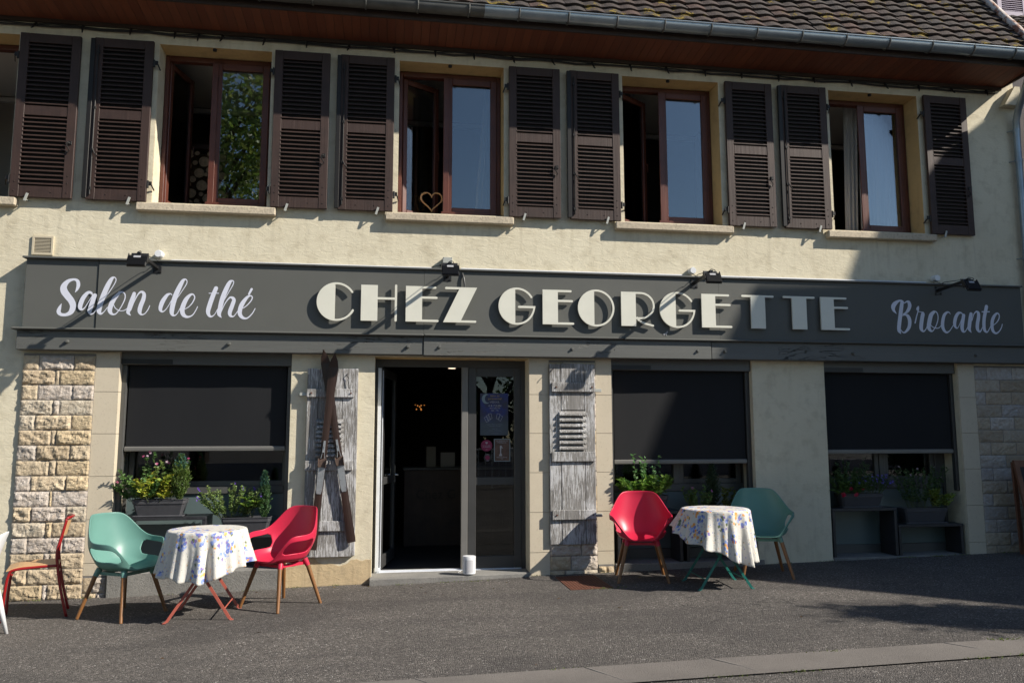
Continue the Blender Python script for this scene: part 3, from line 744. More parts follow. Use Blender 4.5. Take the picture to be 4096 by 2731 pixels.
# ---------------- eaves: soffit, fascia, gutter, roof
m = MB(); m.add([(WX0, -.525, 5.998), (7.74, -.525, 5.998), (7.74, 0, 5.965), (WX0, 0, 5.965), (WX0, -.525, 6.015), (7.74, -.525, 6.015), (7.74, 0, 5.985), (WX0, 0, 5.985)], [(0, 3, 2, 1), (4, 5, 6, 7), (0, 1, 5, 4), (1, 2, 6, 5)]); m.build('soffit', 'soffit', bld)
m = MB(); m.box(WX0, 7.76, -.548, -.527, 5.988, 6.13); m.box(WX0, 7.74, -.03, -.002, 5.925, 5.968); m.box(7.742, 7.765, -.524, .3, 5.955, 6.12); m.build('fascia', 'fascia', bld)
def gutter(x0, x1, mat):
    m = MB(); n = 14; r = .083
    for x in (x0, x1):
        for q in (r, r-.006):
            for j in range(n+1):
                a = math.pi+math.pi*j/n; m.v.append((x, -.635+q*math.cos(a), 6.118+q*math.sin(a)))
    k = n+1
    for j in range(n):
        m.f += [(j, j+1, 2*k+j+1, 2*k+j), (k+j+1, k+j, 3*k+j, 3*k+j+1)]; m.mi += [0, 0]; m.col += [(1, 1, 1)]*2
    for x, s in ((x0, 0), (x1, 2*k)):
        for j in range(n): m.f.append((s+j, s+k+j, s+k+j+1, s+j+1)); m.mi.append(0); m.col.append((1, 1, 1))
    m.tube([(x0, -.635-r, 6.124), (x1, -.635-r, 6.124)], .010, 8)
    return m
g = gutter(WX0, .95, 'old_zinc').build('gutter', 'old_zinc', bld, smooth=True, auto=40); g['label'] = 'dull weathered length of gutter'
g2 = gutter(.952, 7.78, 'zinc').build('gutter', 'zinc', bld, smooth=True, auto=40)
m = MB(); m.poly([[(-.718+.083*2*0, 6.12)]+[(-.635+.082*math.cos(math.pi+math.pi*j/10), 6.118+.082*math.sin(math.pi+math.pi*j/10)) for j in range(11)]], 7.775, 7.781)
m.v = [(y, x, z) for x, y, z in m.v]; m.build('end_cap', 'zinc', g2)
x = 7.37
while x > -4.6:
    b = MB(); pts = [(x, -.635+.088*math.cos(math.pi+math.pi*j/10), 6.118+.088*math.sin(math.pi+math.pi*j/10)) for j in range(11)]
    b.tube(pts, .010, 6); b.tube([(x, -.725, 6.125), (x+.0, -.70, 6.145), (x, -.545, 6.15)], .006, 5)
    b.tube([(x-.02, -.66, 6.03), (x+.0, -.64, 6.028)], .006, 5)
    b.build('gutter_bracket', 'old_zinc', g2 if x > .95 else g); x -= .549
# roof tiles
SLP = 1.38; ang = math.atan(SLP); EY, EZ = -.60, 6.175
def roof_tiles(x0, x1, rows, tw, rowlen, origin, pitch, mat, seed, rowdir=1):
    m = MB(); rg = random.Random(seed); ca, sa = math.cos(pitch), math.sin(pitch); oy, oz = origin; K = 8
    pal = [(.048, .033, .028), (.042, .031, .027), (.054, .036, .030), (.036, .028, .026), (.080, .044, .034), (.040, .033, .030)]
    for r in range(rows):
        x = x0+rg.uniform(-.006, .006)
        while x < x1:
            t = rg.choice(pal); dz = rg.uniform(-.004, .006); tilt = rg.uniform(-.008, .008); up = rg.uniform(0, .004); sk = rg.uniform(-.006, .006)
            vs = []; fs = []
            for k in range(K+1):
                u = k/K; xx = x+tw*u*1.02
                # interlocking profile: rounded roll then a shallow pan
                h = .024*math.sin(math.pi*u)**1.5
                lip = -.020*math.sin(math.pi*u)
                for s_, e in ((-.004+lip, 0), (rowlen*1.25+lip*.3, 1)):
                    n_ = h+dz+up+(.037 if e == 0 else .0)+tilt*(u-.5)
                    s2 = r*rowlen+s_+sk*(1-e)
                    vs.append((min(xx, x1+.03), oy+s2*ca-n_*sa, oz+s2*sa+n_*ca))
                s2 = r*rowlen-.004+lip+sk; n_ = h+dz+up+.037-.026+tilt*(u-.5)
                vs.append((min(xx, x1+.03), oy+s2*ca-n_*sa, oz+s2*sa+n_*ca))
                s2 += .05; vs.append((min(xx, x1+.03), oy+s2*ca-n_*sa, oz+s2*sa+n_*ca))
            for k in range(K):
                a = 4*k; b = 4*k+4; fs += [(a, b, b+1, a+1), (a+2, b+2, b, a), (a+3, b+3, b+2, a+2)]
            fs += [(0, 1, 3, 2)]
            m.add(vs, fs, tint=t); x += tw
    return m
mt = roof_tiles(-4.9, 7.66, 19, .212, .150, (EY, EZ), ang, 'tile', 5)
rf = mt.build('roof', 'tile', bld, smooth=True, auto=35)
m = MB(); L = 7.2
m.quad((WX0, EY+.02, EZ-.012), (7.70, EY+.02, EZ-.012), (7.70, 4, EZ+(4-EY-.02)*SLP-.012), (WX0, 4, EZ+(4-EY-.02)*SLP-.012)); m.quad((7.70, 8.6, EZ-.012), (WX0, 8.6, EZ-.012), (WX0, 4, EZ+(4-EY)*SLP-.012), (7.70, 4, EZ+(4-EY)*SLP-.012))
m.build('roof_deck', 'fascia', rf)
m = MB()
def rk(s, n): return (EY+s*math.cos(ang)-n*math.sin(ang), EZ+s*math.sin(ang)+n*math.cos(ang))
for s0, s1 in ((-.03, .62), (.60, 1.9), (1.88, 3.4), (3.38, 5.4)):
    a, b = rk(s0, .055), rk(s1, .06); m.tube([(7.715, a[0], a[1]), (7.715, b[0], b[1])], .045, 10)
m.build('verge_flashing', 'flashing', rf, smooth=True, auto=50)
# downpipe
m = MB(); m.tube([(7.60, -.635, 6.06), (7.62, -.62, 5.98), (7.70, -.50, 5.86), (7.84, -.16, 5.62), (7.865, -.085, 5.50), (7.865, -.075, 5.3)], .042, 14); m.tube([(7.865, -.075, 5.32), (7.865, -.075, .02)], .040, 14)
dp = m.build('downpipe', 'zinc', bld, smooth=True, auto=50)
for z in (5.36, 4.96, 3.7, 1.9):
    m = MB(); m.tube([(7.865, -.075, z), (7.865, -.075, z+.035)], .046, 14); m.tube([(7.82, -.07, z+.016), (7.79, 0, z+.016)], .006, 6); m.build('pipe_collar', 'zinc', dp)
m = MB(); m.poly([[(7.70, 5.70), (7.93, 5.70), (7.93, 5.95), (7.86, 5.95)]], -.11, -.001); m.build('eaves_corbel', 'stucco', bld)

# ---------------- shop windows behind the blinds
def fx(x): return x*1.0135
def fz(z): return 1.5+(z-1.5)*1.0135
FY = .32
def shop_window(x0, x1, zs, posts, panes, panel_posts, label=None):
    f = MB(); zb, z1, z2, z3 = [fz(v) for v in zs]     # bottom rail top, transom bottom, transom top
    f.box(x0, fx(posts[0]), FY, FY+.06, zs[0]-.07, 2.40); f.box(fx(posts[1]), x1, FY, FY+.06, zs[0]-.07, 2.40)
    f.bbox(fx(posts[0]), fx(posts[1]), FY+.001, FY+.06, z1, z2, .005); f.bbox(fx(posts[0]), fx(posts[1]), FY+.001, FY+.06, zs[0]-.14, zb, .005)
    f.bbox(fx(posts[0]), fx(posts[1]), FY+.001, FY+.06, 2.32, 2.40, .004)
    w = f.build('shop_window', 'grey_alu', bld)
    for a, b, inset in panes:
        s = MB(); a2, b2 = fx(a), fx(b); t = .055*inset
        if inset:
            s.bbox(a2-t, a2, FY+.008, FY+.05, z2, 2.32, .004); s.bbox(b2, b2+t, FY+.008, FY+.05, z2, 2.32, .004); s.bbox(a2, b2, FY+.01, FY+.05, z2, z2+.055, .004); s.build('sash_frame', 'grey_alu', w)
        g = MB(); g.box(a2, b2, FY+.03, FY+.036, z2+(.055 if inset else 0), 2.32); g.build('pane', 'glass_low', w)
    p = MB(); p.box(fx(posts[0]), fx(posts[1]), FY+.025, FY+.045, zb, z1); p.build('lower_panel', 'panel', w)
    return w
wA = shop_window(-2.77, -1.04, (.24, .91, .99, 0), (-2.70, -1.11), [(-2.64, -1.13, 1)], None)
wB = shop_window(2.49, 4.19, (.24, .88, .965, 0), (2.53, 4.12), [(2.55, 3.27, 0), (3.40, 4.05, 1)], None)
m = MB(); m.bbox(fx(3.27), fx(3.345), FY-.01, FY+.05, fz(.965), 2.32, .004); m.build('mullion', 'grey_alu', wB)
wC = shop_window(5.10, 6.845, (.23, .88, .97, 0), (5.16, 6.72), [(5.22, 5.82, 1), (6.00, 6.56, 1)], None)
m = MB(); m.bbox(fx(5.875), fx(5.945), FY-.008, FY+.05, fz(.97), 2.32, .004); m.build('mullion', 'grey_alu', wC); m = MB(); m.bbox(fx(6.62), fx(6.72), FY-.004, FY+.05, fz(.97), 2.32, .004); m.build('mullion', 'grey_alu', wC)
# roller blinds
def blind(x0, x1, zb, rail0, rail1, slot_end, ybar=.08, nm=''):
    b = MB(); b.bbox(x0+.003, x1-.003, .03, .30, 2.262, 2.399, .004); r = b.build('roller_blind', 'grey_alu', bld)
    s = MB(); s.box(x0+.003, slot_end, .024, .032, 2.268, 2.318); s.build('dark_slot', 'black', r)  # black strip set proud, stands in for the shade of a recess
    f = MB(); n = 24; k = 10
    for j in range(k+1):
        for i in range(n+1):
            u, t = i/n, j/k; f.v.append((rail0+(rail1-rail0)*u, .105+.004*math.sin(u*5+1)*math.sin(t*3.1)+.002*math.sin(u*14+t*4), 2.262+(zb-2.262)*t))
    for j in range(k):
        for i in range(n): p = j*(n+1)+i; f.f.append((p, p+n+1, p+n+2, p+1)); f.mi.append(0); f.col.append((1, 1, 1))
    o = f.build('blind_fabric', 'blind', r, smooth=True)
    b = MB(); b.bbox(rail0-.012, rail1+.010, .082, .125, zb-.045, zb+.006, .008); b.box(rail0-.010, rail1+.008, .079, .083, zb-.024, zb-.020); b.build('bottom_bar', 'bar', r)
    for a, c in ((x0+.002, rail0-.016), (rail1+.014, x1-.002)):
        g = MB(); g.bbox(a, c, .075, .135, .16 if nm != 'C' or a < 6 else .85, 2.262, .003); g.build('guide_rail', 'grey_alu_dark' if nm else 'grey_alu', r)
    return r
blind(-2.77, -1.04, 1.405, -2.705, -1.10, -2.26); blind(2.49, 4.19, 1.238, 2.545, 4.125, 2.97, nm='B'); blind(5.10, 6.845, 1.342, 5.155, 6.79, 5.62, nm='C')

# ---------------- door
DY = .25
d = MB(); d.bbox(-.158, -.075, DY, DY+.07, .03, 2.371, .004); d.bbox(1.475, 1.539, DY, DY+.07, .03, 2.371, .004); d.box(-.075, 1.475, DY+.002, DY+.07, 2.28, 2.371)
door = d.build('door_frame', 'grey_alu_dark', bld)
l = MB(); l.bbox(.800, .872, DY-.012, DY+.055, .075, 2.28, .004); l.build('meeting_stile', 'bar', door); l = MB()
if False: l.bbox(.800, .872, DY-.012, DY+.055, .075, 2.28, .004)
l.bbox(.874, .965, DY+.0, DY+.055, .075, 2.28, .004); l.bbox(1.395, 1.474, DY+.0, DY+.055, .075, 2.28, .004)
l.bbox(.965, 1.395, DY+.004, DY+.05, .075, .205, .003); l.bbox(.965, 1.395, DY+.004, DY+.05, .975, 1.06, .003); l.bbox(.965, 1.395, DY+.004, DY+.05, 2.18, 2.28, .003)
l.build('fixed_leaf', 'grey_alu_dark', door)  # darker aluminium copy puts the doorway shade into the colour
g = MB(); g.box(.965, 1.395, DY+.028, DY+.034, .205, .975); g.box(.965, 1.395, DY+.028, DY+.034, 1.06, 2.18); g.build('pane', 'glass_low', door)
t = MB(); t.bbox(-.14, 1.475, DY-.02, DY+.075, .045, .066, .004); t.bbox(-.14, 1.475, DY+.01, DY+.05, .066, .076, .002); t.build('threshold', 'alu_bright', door)
# open leaf, swung back into the shop against the left jamb
ang_d = R(80); ca, sa = math.cos(ang_d), math.sin(ang_d)
tr = lambda p: (-.062+p[0]*ca-p[1]*sa, DY+.06+p[0]*sa+p[1]*ca, p[2])
l = MB()
for bx in ((0, .08, .0, .055, .08, 2.27), (.78, .86, 0, .055, .08, 2.27), (.08, .78, .003, .05, .08, .21), (.08, .78, .003, .05, .98, 1.06), (.08, .78, .003, .05, 2.18, 2.27)): l.bbox(*bx, .003)
l.v = [tr(p) for p in l.v]; l.build('open_leaf', 'grey_alu_dark', door)
l = MB(); l.box(.08, .78, .022, .028, .21, .98); l.box(.08, .78, .022, .028, 1.06, 2.18); l.v = [tr(p) for p in l.v]; l.build('pane', 'glass_low', door)
e = MB(); e.bbox(-.125, -.088, DY-.05, DY-.002, .076, 2.26, .003); e.bbox(-.078, -.066, DY+.03, DY+.12, .076, 2.24, .003); e.build('bright_edge_strip', 'alu_bright', door)
h = MB(); h.tube([(.82, -.005, 1.06), (.82, -.05, 1.06), (.72, -.05, 1.06)], .009, 8); h.bbox(.80, .84, -.008, 0, .96, 1.18, .002); h.v = [tr(p) for p in h.v]; h.build('handle', 'chrome', door)
m = MB(); m.bbox(-.135, -.07, DY-.03, DY+.06, .045, .11, .004); m.build('hinge_foot', 'alu_bright', door)

def deepen(o, k=1.0115):
    off = Vector((0, 0, 0)); p = o
    while p is not None: off += p.location; p = p.parent
    if o.type == 'MESH':
        for v in o.data.vertices: v.co.x = (v.co.x+off.x)*k-off.x; v.co.z = 1.5+(v.co.z+off.z-1.5)*k-off.z
    for c in o.children: deepen(c, k)
deepen(door)
# ---------------- shop interior
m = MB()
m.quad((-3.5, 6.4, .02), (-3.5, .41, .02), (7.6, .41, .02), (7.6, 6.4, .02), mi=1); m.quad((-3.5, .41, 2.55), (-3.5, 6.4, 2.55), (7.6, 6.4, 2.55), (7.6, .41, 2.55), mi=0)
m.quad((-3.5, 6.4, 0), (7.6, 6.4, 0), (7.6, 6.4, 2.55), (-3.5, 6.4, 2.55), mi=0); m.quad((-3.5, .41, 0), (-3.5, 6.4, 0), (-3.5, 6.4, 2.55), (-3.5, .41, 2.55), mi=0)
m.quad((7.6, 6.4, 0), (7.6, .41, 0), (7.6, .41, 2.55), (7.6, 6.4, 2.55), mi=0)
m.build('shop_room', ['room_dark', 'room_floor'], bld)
ct = thing('shop_counter', 'dark wooden shop counter with a pale top edge behind the open door', 'counter', (.9, 2.8, .02))
m = MB(); m.bbox(.22, 2.2, 2.5, 3.1, .02, 1.05, .006); m.build('counter_front', 'counter', ct)
m = MB(); m.bbox(.20, 2.24, 2.46, 3.12, 1.052, 1.082, .004); m.build('counter_top', 'concrete', ct)

# ================================================================== SHOP SIGN
sg = thing('shop_sign', 'long grey fascia sign reading Salon de thé, CHEZ GEORGETTE and Brocante', 'shop sign', (2.0, 0, 2.4))
BY = -.120
def panel(x0, x1, y):
    m = MB(); m.box(x0, x1, y, -.002, 2.60, 3.325); return m.build('sign_panel', 'sign', sg)
panel(-3.69, -2.998, BY+.011); panel(-2.990, .358, BY); panel(.3605, 3.760, BY-.0012); panel(3.7625, 7.70, BY)
m = MB(); m.bbox(-3.72, 7.71, -.150, .0, 3.326, 3.346, .004); m.build('top_cap', 'beam', sg)
m = MB()
for a, b, dz in ((-3.775, .356, 0), (.36, 2.6, .002), (2.602, 7.73, -.001)):
    m.bbox(a, b, -.168, -.0, 2.588+dz, 2.612+dz, .009)
m.build('lower_rail', 'sign', sg)
m = MB(); m.bbox(-3.735, .352, -.118, -.002, 2.388, 2.5875, .006); m.bbox(.357, 3.646, -.128, -.002, 2.381, 2.5872, .006); m.bbox(3.651, 7.80, -.122, -.002, 2.384, 2.5870, .006)
m.build('timber_beam', 'beam', sg)
for x in (-3.25, -1.67, .19, .53, 2.01, 3.48, 3.81, 5.41, 7.02):
    m = MB(); m.disc_y(x, -.150, -.118, 2.475, .013, 8); m.disc_y(x, -.136, -.118, 2.475, .019, 10); m.build('bolt', 'beam', sg)
m = MB(); m.bar((3.08, -.1208, 2.655), (3.13, -.1208, 2.69), .014, .01, up=(0, 1, 0)); m.bar((3.11, -.1212, 2.645), (3.125, -.1212, 2.70), .006, .01, up=(0, 1, 0)); m.build('scuff', 'ink', sg)

STROKES = [[['S',[[[-3.2109,2.9864,.0038],[-3.1944,3.0167,.0245],[-3.1842,3.0619,.0358],[-3.195,3.1046,.032],[-3.2308,3.1196,.0226],[-3.2846,3.0991,.0376],[-3.3208,3.0482,.0583],[-3.3178,2.9985,.0678],[-3.2818,2.9467,.0659],[-3.2421,2.896,.0621],[-3.2224,2.8419,.0583],[-3.238,2.7821,.0489],[-3.2818,2.7524,.032],[-3.332,2.7533,.032],[-3.3554,2.7794,.0395],[-3.3496,2.8191,.032],[-3.3334,2.866,.0028]]]],['a',[[[-3.0374,2.9589,.0075],[-3.0525,2.9825,.0226],[-3.0848,2.9817,.032],[-3.1249,2.9288,.0433],[-3.1468,2.8635,.0452],[-3.1481,2.8238,.0376],[-3.1297,2.8073,.0207],[-3.1035,2.8298,.0094],[-3.0662,2.9003,.0075],[-3.0346,2.959,.0094]],[[-3.016,2.9565,.0414],[-3.026,2.9213,.0433],[-3.0463,2.841,.0452],[-3.0564,2.7931,.0414],[-3.0446,2.7635,.0207],[-3.0175,2.7721,.0094],[-2.9863,2.8225,.0075]]]],['l',[[[-2.9863,2.8225,.0056],[-2.9158,2.934,.0075],[-2.8606,3.0256,.0085],[-2.8254,3.097,.0094],[-2.8199,3.1324,.0094],[-2.8376,3.151,.0132],[-2.8619,3.1342,.0339],[-2.8912,3.075,.0471],[-2.9273,2.9738,.0508],[-2.9559,2.8731,.0508],[-2.9667,2.8031,.0471],[-2.95,2.7686,.0264],[-2.9213,2.7841,.0085],[-2.8872,2.8348,.0075]]]],['o',[[[-2.7821,2.9855,.0282],[-2.8254,2.9263,.0433],[-2.855,2.8555,.0471],[-2.8612,2.8004,.0433],[-2.8371,2.7661,.0226],[-2.8003,2.7719,.0113],[-2.7574,2.8378,.0094],[-2.7245,2.9187,.0113],[-2.7225,2.969,.0113],[-2.7426,2.9956,.0132],[-2.7799,2.9956,.0226]],[[-2.8285,2.8641,.0075],[-2.8079,2.8266,.0085],[-2.7649,2.8026,.0085],[-2.7187,2.8087,.0075],[-2.6742,2.8497,.0075]]]],['n',[[[-2.6346,2.9863,.0339],[-2.6421,2.9509,.0414],[-2.6621,2.8851,.0433],[-2.6773,2.8196,.0414],[-2.6829,2.7844,.0339],[-2.6581,2.756,.0056]],[[-2.6582,2.81,.0075],[-2.6302,2.901,.0094],[-2.5967,2.9772,.0132],[-2.5653,3.0053,.0226],[-2.5379,2.9838,.0339],[-2.5416,2.9283,.0414],[-2.5627,2.8624,.0433],[-2.572,2.807,.0414],[-2.558,2.7702,.0207],[-2.5254,2.7729,.0094],[-2.4946,2.8137,.0094],[-2.4754,2.8624,.0075]]]],['d',[[[-2.2619,2.9788,.0075],[-2.2767,2.9926,.0132],[-2.3092,2.9775,.0301],[-2.3471,2.9179,.0433],[-2.3668,2.8569,.0414],[-2.3668,2.8186,.032],[-2.3434,2.802,.0132],[-2.3073,2.8381,.0075],[-2.2596,2.9302,.0075]],[[-2.2214,2.9261,.0056],[-2.1641,3.0239,.0075],[-2.1244,3.0963,.0094],[-2.1193,3.1321,.0094],[-2.1364,3.15,.0151],[-2.1613,3.1309,.0339],[-2.1942,3.0587,.0471],[-2.2264,2.9715,.0508],[-2.2478,2.8799,.0489],[-2.2554,2.799,.0433],[-2.2376,2.7641,.0207],[-2.2052,2.7799,.0085],[-2.1748,2.8412,.0075]]]],['e',[[[-2.1316,2.832,.0075],[-2.0899,2.8583,.0085],[-2.0538,2.9048,.0113],[-2.035,2.9561,.0122],[-2.0479,2.9883,.0132],[-2.0766,2.9876,.0245],[-2.1147,2.9439,.0414],[-2.1415,2.8824,.0471],[-2.153,2.8214,.0471],[-2.1365,2.7713,.0395],[-2.0947,2.752,.0226],[-2.048,2.7732,.0113],[-2.0169,2.8245,.0094],[-2.0013,2.8634,.0075]]]],['t',[[[-1.8243,3.0636,.0414],[-1.851,2.9862,.0452],[-1.8822,2.8784,.0471],[-1.8945,2.807,.0414],[-1.8706,2.7618,.0226],[-1.8328,2.7779,.0085],[-1.7998,2.8396,.0075]],[[-1.8923,3.0076,.0085],[-1.796,3.0101,.0085]]]],['h',[[[-1.756,2.9018,.0056],[-1.6932,3.0261,.0075],[-1.6572,3.0989,.0094],[-1.6488,3.1351,.0094],[-1.6639,3.1481,.0151],[-1.6894,3.1288,.0358],[-1.7215,3.0561,.0471],[-1.7561,2.9528,.0489],[-1.7761,2.8503,.0452],[-1.7823,2.7891,.0395],[-1.7577,2.751,.0047]],[[-1.7639,2.8099,.0075],[-1.727,2.9025,.0094],[-1.6858,2.9628,.0151],[-1.6569,2.9655,.0282],[-1.6394,2.9404,.0376],[-1.6537,2.8838,.0414],[-1.6751,2.8119,.0414],[-1.6669,2.7733,.0282],[-1.6348,2.7689,.0113],[-1.6026,2.8135,.0075],[-1.5799,2.8548,.0075]]]],['e_acute',[[[-1.5746,2.8447,.0075],[-1.5222,2.8715,.0094],[-1.4707,2.9291,.0113],[-1.4526,2.9706,.0122],[-1.468,2.9908,.0132],[-1.5017,2.9776,.0264],[-1.5453,2.9171,.0433],[-1.5702,2.8551,.0452],[-1.5727,2.7937,.0414],[-1.5422,2.7556,.0301],[-1.4983,2.7514,.0151],[-1.4513,2.7964,.0113],[-1.4193,2.8565,.0075]],[[-1.4628,3.063,.0245],[-1.4882,3.0088,.0207]]]]],[['B',[[[6.1092,3.0997,.012],[6.0856,3.1224,.0189],[6.0437,3.1198,.0257],[5.9942,3.0877,.0498],[5.9668,3.05,.0549],[5.9676,3.0115,.0395],[5.985,2.985,.0223],[6.0044,2.9631,.0034]],[[6.0871,3.1069,.0429],[6.0717,3.037,.0498],[6.0531,2.9441,.0498],[6.0345,2.8515,.0498],[6.0242,2.7822,.048],[6.0289,2.7517,.0412],[6.0452,2.7229,.0069]],[[6.1173,3.0961,.012],[6.1477,3.1138,.0189],[6.1725,3.109,.0377],[6.1838,3.0783,.0463],[6.1791,3.0457,.0446],[6.1573,3.0066,.0395],[6.1234,2.9749,.0223],[6.0875,2.9603,.0086]],[[6.0822,2.9432,.0103],[6.1203,2.9533,.0206],[6.1526,2.937,.0412],[6.1711,2.8889,.0463],[6.1651,2.8233,.0429],[6.142,2.7783,.036],[6.0978,2.7392,.0206],[6.069,2.7432,.0137],[6.0515,2.7674,.0086]]]],['r',[[[6.2417,2.8572,.0172],[6.2653,2.9333,.0154],[6.2891,2.9995,.0154],[6.2876,3.0265,.0395],[6.2979,3.0547,.0189]],[[6.2906,2.9972,.012],[6.3238,2.9917,.0103],[6.353,2.9877,.0172],[6.3526,2.9699,.0463],[6.3368,2.9116,.0498],[6.3205,2.8341,.0498],[6.3195,2.784,.0446],[6.3452,2.756,.0206],[6.3764,2.7812,.012],[6.4071,2.8358,.0103]]]],['o',[[[6.501,2.9965,.0343],[6.4602,2.9568,.0515],[6.4317,2.8749,.0549],[6.4186,2.809,.0498],[6.4346,2.7731,.0377],[6.4632,2.7613,.0154],[6.5043,2.8068,.012],[6.5389,2.8771,.0129],[6.5519,2.9394,.0129],[6.5386,2.9895,.0137],[6.51,3.0044,.0172]],[[6.4402,2.8519,.0086],[6.463,2.8176,.0112],[6.5122,2.7992,.0129],[6.5547,2.8039,.0103],[6.5911,2.8394,.0086]]]],['c',[[[6.7194,2.9702,.0043],[6.7083,2.9917,.012],[6.6789,2.9965,.0223],[6.6382,2.963,.0377],[6.6143,2.9019,.0429],[6.6041,2.8319,.0446],[6.6172,2.7796,.0377],[6.6522,2.7493,.024],[6.6962,2.7718,.012],[6.745,2.8347,.0103]]]],['a',[[[6.8862,2.9777,.0086],[6.8576,2.9943,.0206],[6.8227,2.9841,.036],[6.7884,2.9366,.0429],[6.7678,2.8662,.0429],[6.7737,2.8213,.0309],[6.8006,2.8047,.012],[6.8388,2.8599,.0086],[6.8778,2.9463,.0086]],[[6.8961,2.9623,.0429],[6.8811,2.8996,.0446],[6.864,2.8215,.0463],[6.8721,2.7712,.0377],[6.8997,2.7639,.0137],[6.9329,2.8073,.0103],[6.9596,2.8545,.0086]]]],['n',[[[6.9978,2.9817,.0429],[6.9823,2.9251,.048],[6.9659,2.8468,.048],[6.9602,2.7961,.0429],[6.9843,2.7538,.0051]],[[7.0045,2.9022,.0103],[7.0364,2.981,.012],[7.0733,3.0131,.0206],[7.0976,2.9941,.0395],[7.0961,2.9432,.0446],[7.0753,2.8646,.0463],[7.0717,2.7982,.0429],[7.1008,2.7653,.0206],[7.1346,2.8111,.0103],[7.1573,2.8584,.0086]]]],['t',[[[7.2147,3.0776,.0446],[7.1935,3.008,.0446],[7.1716,2.9291,.0446],[7.1612,2.8429,.0446],[7.1686,2.7845,.0377],[7.1995,2.7632,.0154],[7.2381,2.8131,.0103],[7.2652,2.8606,.0086]],[[7.1507,3.0125,.0146],[7.2485,3.0147,.0146]]]],['e',[[[7.2911,2.8493,.0086],[7.3391,2.8856,.012],[7.3734,2.9333,.0154],[7.3798,2.9791,.0146],[7.3528,2.9989,.0206],[7.3108,2.9619,.0377],[7.2821,2.9079,.0429],[7.2711,2.8372,.0429],[7.2801,2.7787,.0377],[7.3193,2.7506,.0223],[7.3646,2.7764,.0137],[7.3989,2.824,.012],[7.4135,2.8635,.0103]]]]]]
def catmull(P, n=7):
    out = []; L = len(P)
    for i in range(L-1):
        p0, p1, p2, p3 = P[max(i-1, 0)], P[i], P[i+1], P[min(i+2, L-1)]
        for k in range(n):
            t = k/n
            out.append(tuple(.5*((2*b)+(-a+c)*t+(2*a-5*b+4*c-d)*t*t+(-a+3*b-3*c+d)*t**3) for a, b, c, d in zip(p0, p1, p2, p3)))
    out.append(tuple(P[-1])); return out
def script(data, ybase, names):
    y = ybase
    for k, strokes in data:
        m = MB(); yk = y+(.0112 if k == 'S' else 0)
        for st in strokes:
            P = catmull(st); n = len(P); L = []
            for i, (x, z, w) in enumerate(P):
                a, b = P[max(i-1, 0)], P[min(i+1, n-1)]; dx, dz = b[0]-a[0], b[1]-a[1]; q = math.hypot(dx, dz) or 1; w = max(.0012, w/2)
                y -= .000002; L.append((x-dz/q*w, z+dx/q*w, x+dz/q*w, z-dx/q*w, y+(.0112 if k == 'S' else 0), x, z, w, dx/q, dz/q))
            vs = []; fs = []
            for a in L: vs += [(a[0], a[4], a[1]), (a[2], a[4], a[3])]
            for i in range(n-1): fs.append((2*i, 2*i+1, 2*i+3, 2*i+2))
            for (a, s) in ((L[0], -1), (L[-1], 1)):         # round ends
                b = len(vs); vs.append((a[5], a[4], a[6]))
                for j in range(9):
                    t = math.pi*(j/8-.5); vs.append((a[5]+a[7]*(a[8]*s*math.cos(t)-a[9]*math.sin(t)), a[4]-.000001, a[6]+a[7]*(a[9]*s*math.cos(t)+a[8]*math.sin(t))))
                for j in range(8): fs.append((b, b+1+j, b+2+j))
            m.add(vs, fs)
        o = m.build('script_letter', 'vinyl', sg)
script(STROKES[0], BY-.0004, 0); script(STROKES[1], BY-.0004, 1)

# raised letters
ZT, ZB, TH = 3.134, 2.744, .024
LF, LB = BY-.050, BY-.030
def arc(cx, cz, rx, rz, a0, a1, n=28): return [(cx+rx*math.cos(R(a0+(a1-a0)*i/n)), cz+rz*math.sin(R(a0+(a1-a0)*i/n))) for i in range(n+1)]
def cap(x, z, r, a0, a1, n=6): return [(x+r*math.cos(R(a0+(a1-a0)*i/n)), z+r*math.sin(R(a0+(a1-a0)*i/n))) for i in range(n+1)]
def letter(ch, loops, dy=0):
    m = MB(); m.poly(loops, LF+dy, LB+dy); o = m.build('raised_letter', 'letter', sg)
    return o
def L_E(x0, xb, xa):
    zm = 3.010; h = TH/2
    letter('E', [[(x0, ZB), (xa-h, ZB)]+cap(xa-h, ZB+h, h, -90, 90)+[(xb, ZB+TH)]+[(xb, zm-h), (xa-.012-h, zm-h)]+cap(xa-.012-h, zm, h, -90, 90)+[(xb, zm+h), (xb, ZT-TH), (xa-.026-h, ZT-TH)]+cap(xa-.026-h, ZT-h, h, -90, 90)+[(x0, ZT)]])
def L_C(cx, cz, rx, rz, xc, a0, a1):
    t = .021; am = (a0, a1)
    o = arc(cx, cz, rx, rz, a0, 360+a1, 44); ix, iz = rx-t, rz-t
    e1 = cap(cx+(rx-t/2)*math.cos(R(a1)), cz+(rz-t/2)*math.sin(R(a1)), t/2, a1, a1+180)
    sb = -math.degrees(math.acos((xc-cx)/ix)); inn = arc(cx, cz, ix, iz, a1, sb, 14); inn2 = arc(cx, cz, ix, iz, -sb, a0, 14)
    e0 = cap(cx+(rx-t/2)*math.cos(R(a0)), cz+(rz-t/2)*math.sin(R(a0)), t/2, a0+180, a0+360)
    letter('C', [o+e1[1:-1]+inn+inn2+e0[1:-1]])
CZ_, RZ = 2.9415, .2085
L_C(-.577, CZ_+.002, .2065, .2085, -.592, 33, -27)
m_ = (-.3185, -.1415)
h = TH/2
letter('H', [[(-.3185, ZB), (-.1425, ZB), (-.1425, 2.978), (.041, 2.978), (.041, ZB+.012)]+cap(.053, ZB+.008, .012, 180, 360)+cap(.053, ZT, .012, 0, 180)+[(.041, 3.002), (-.1425, 3.002), (-.1425, ZT), (-.3185, ZT)]])
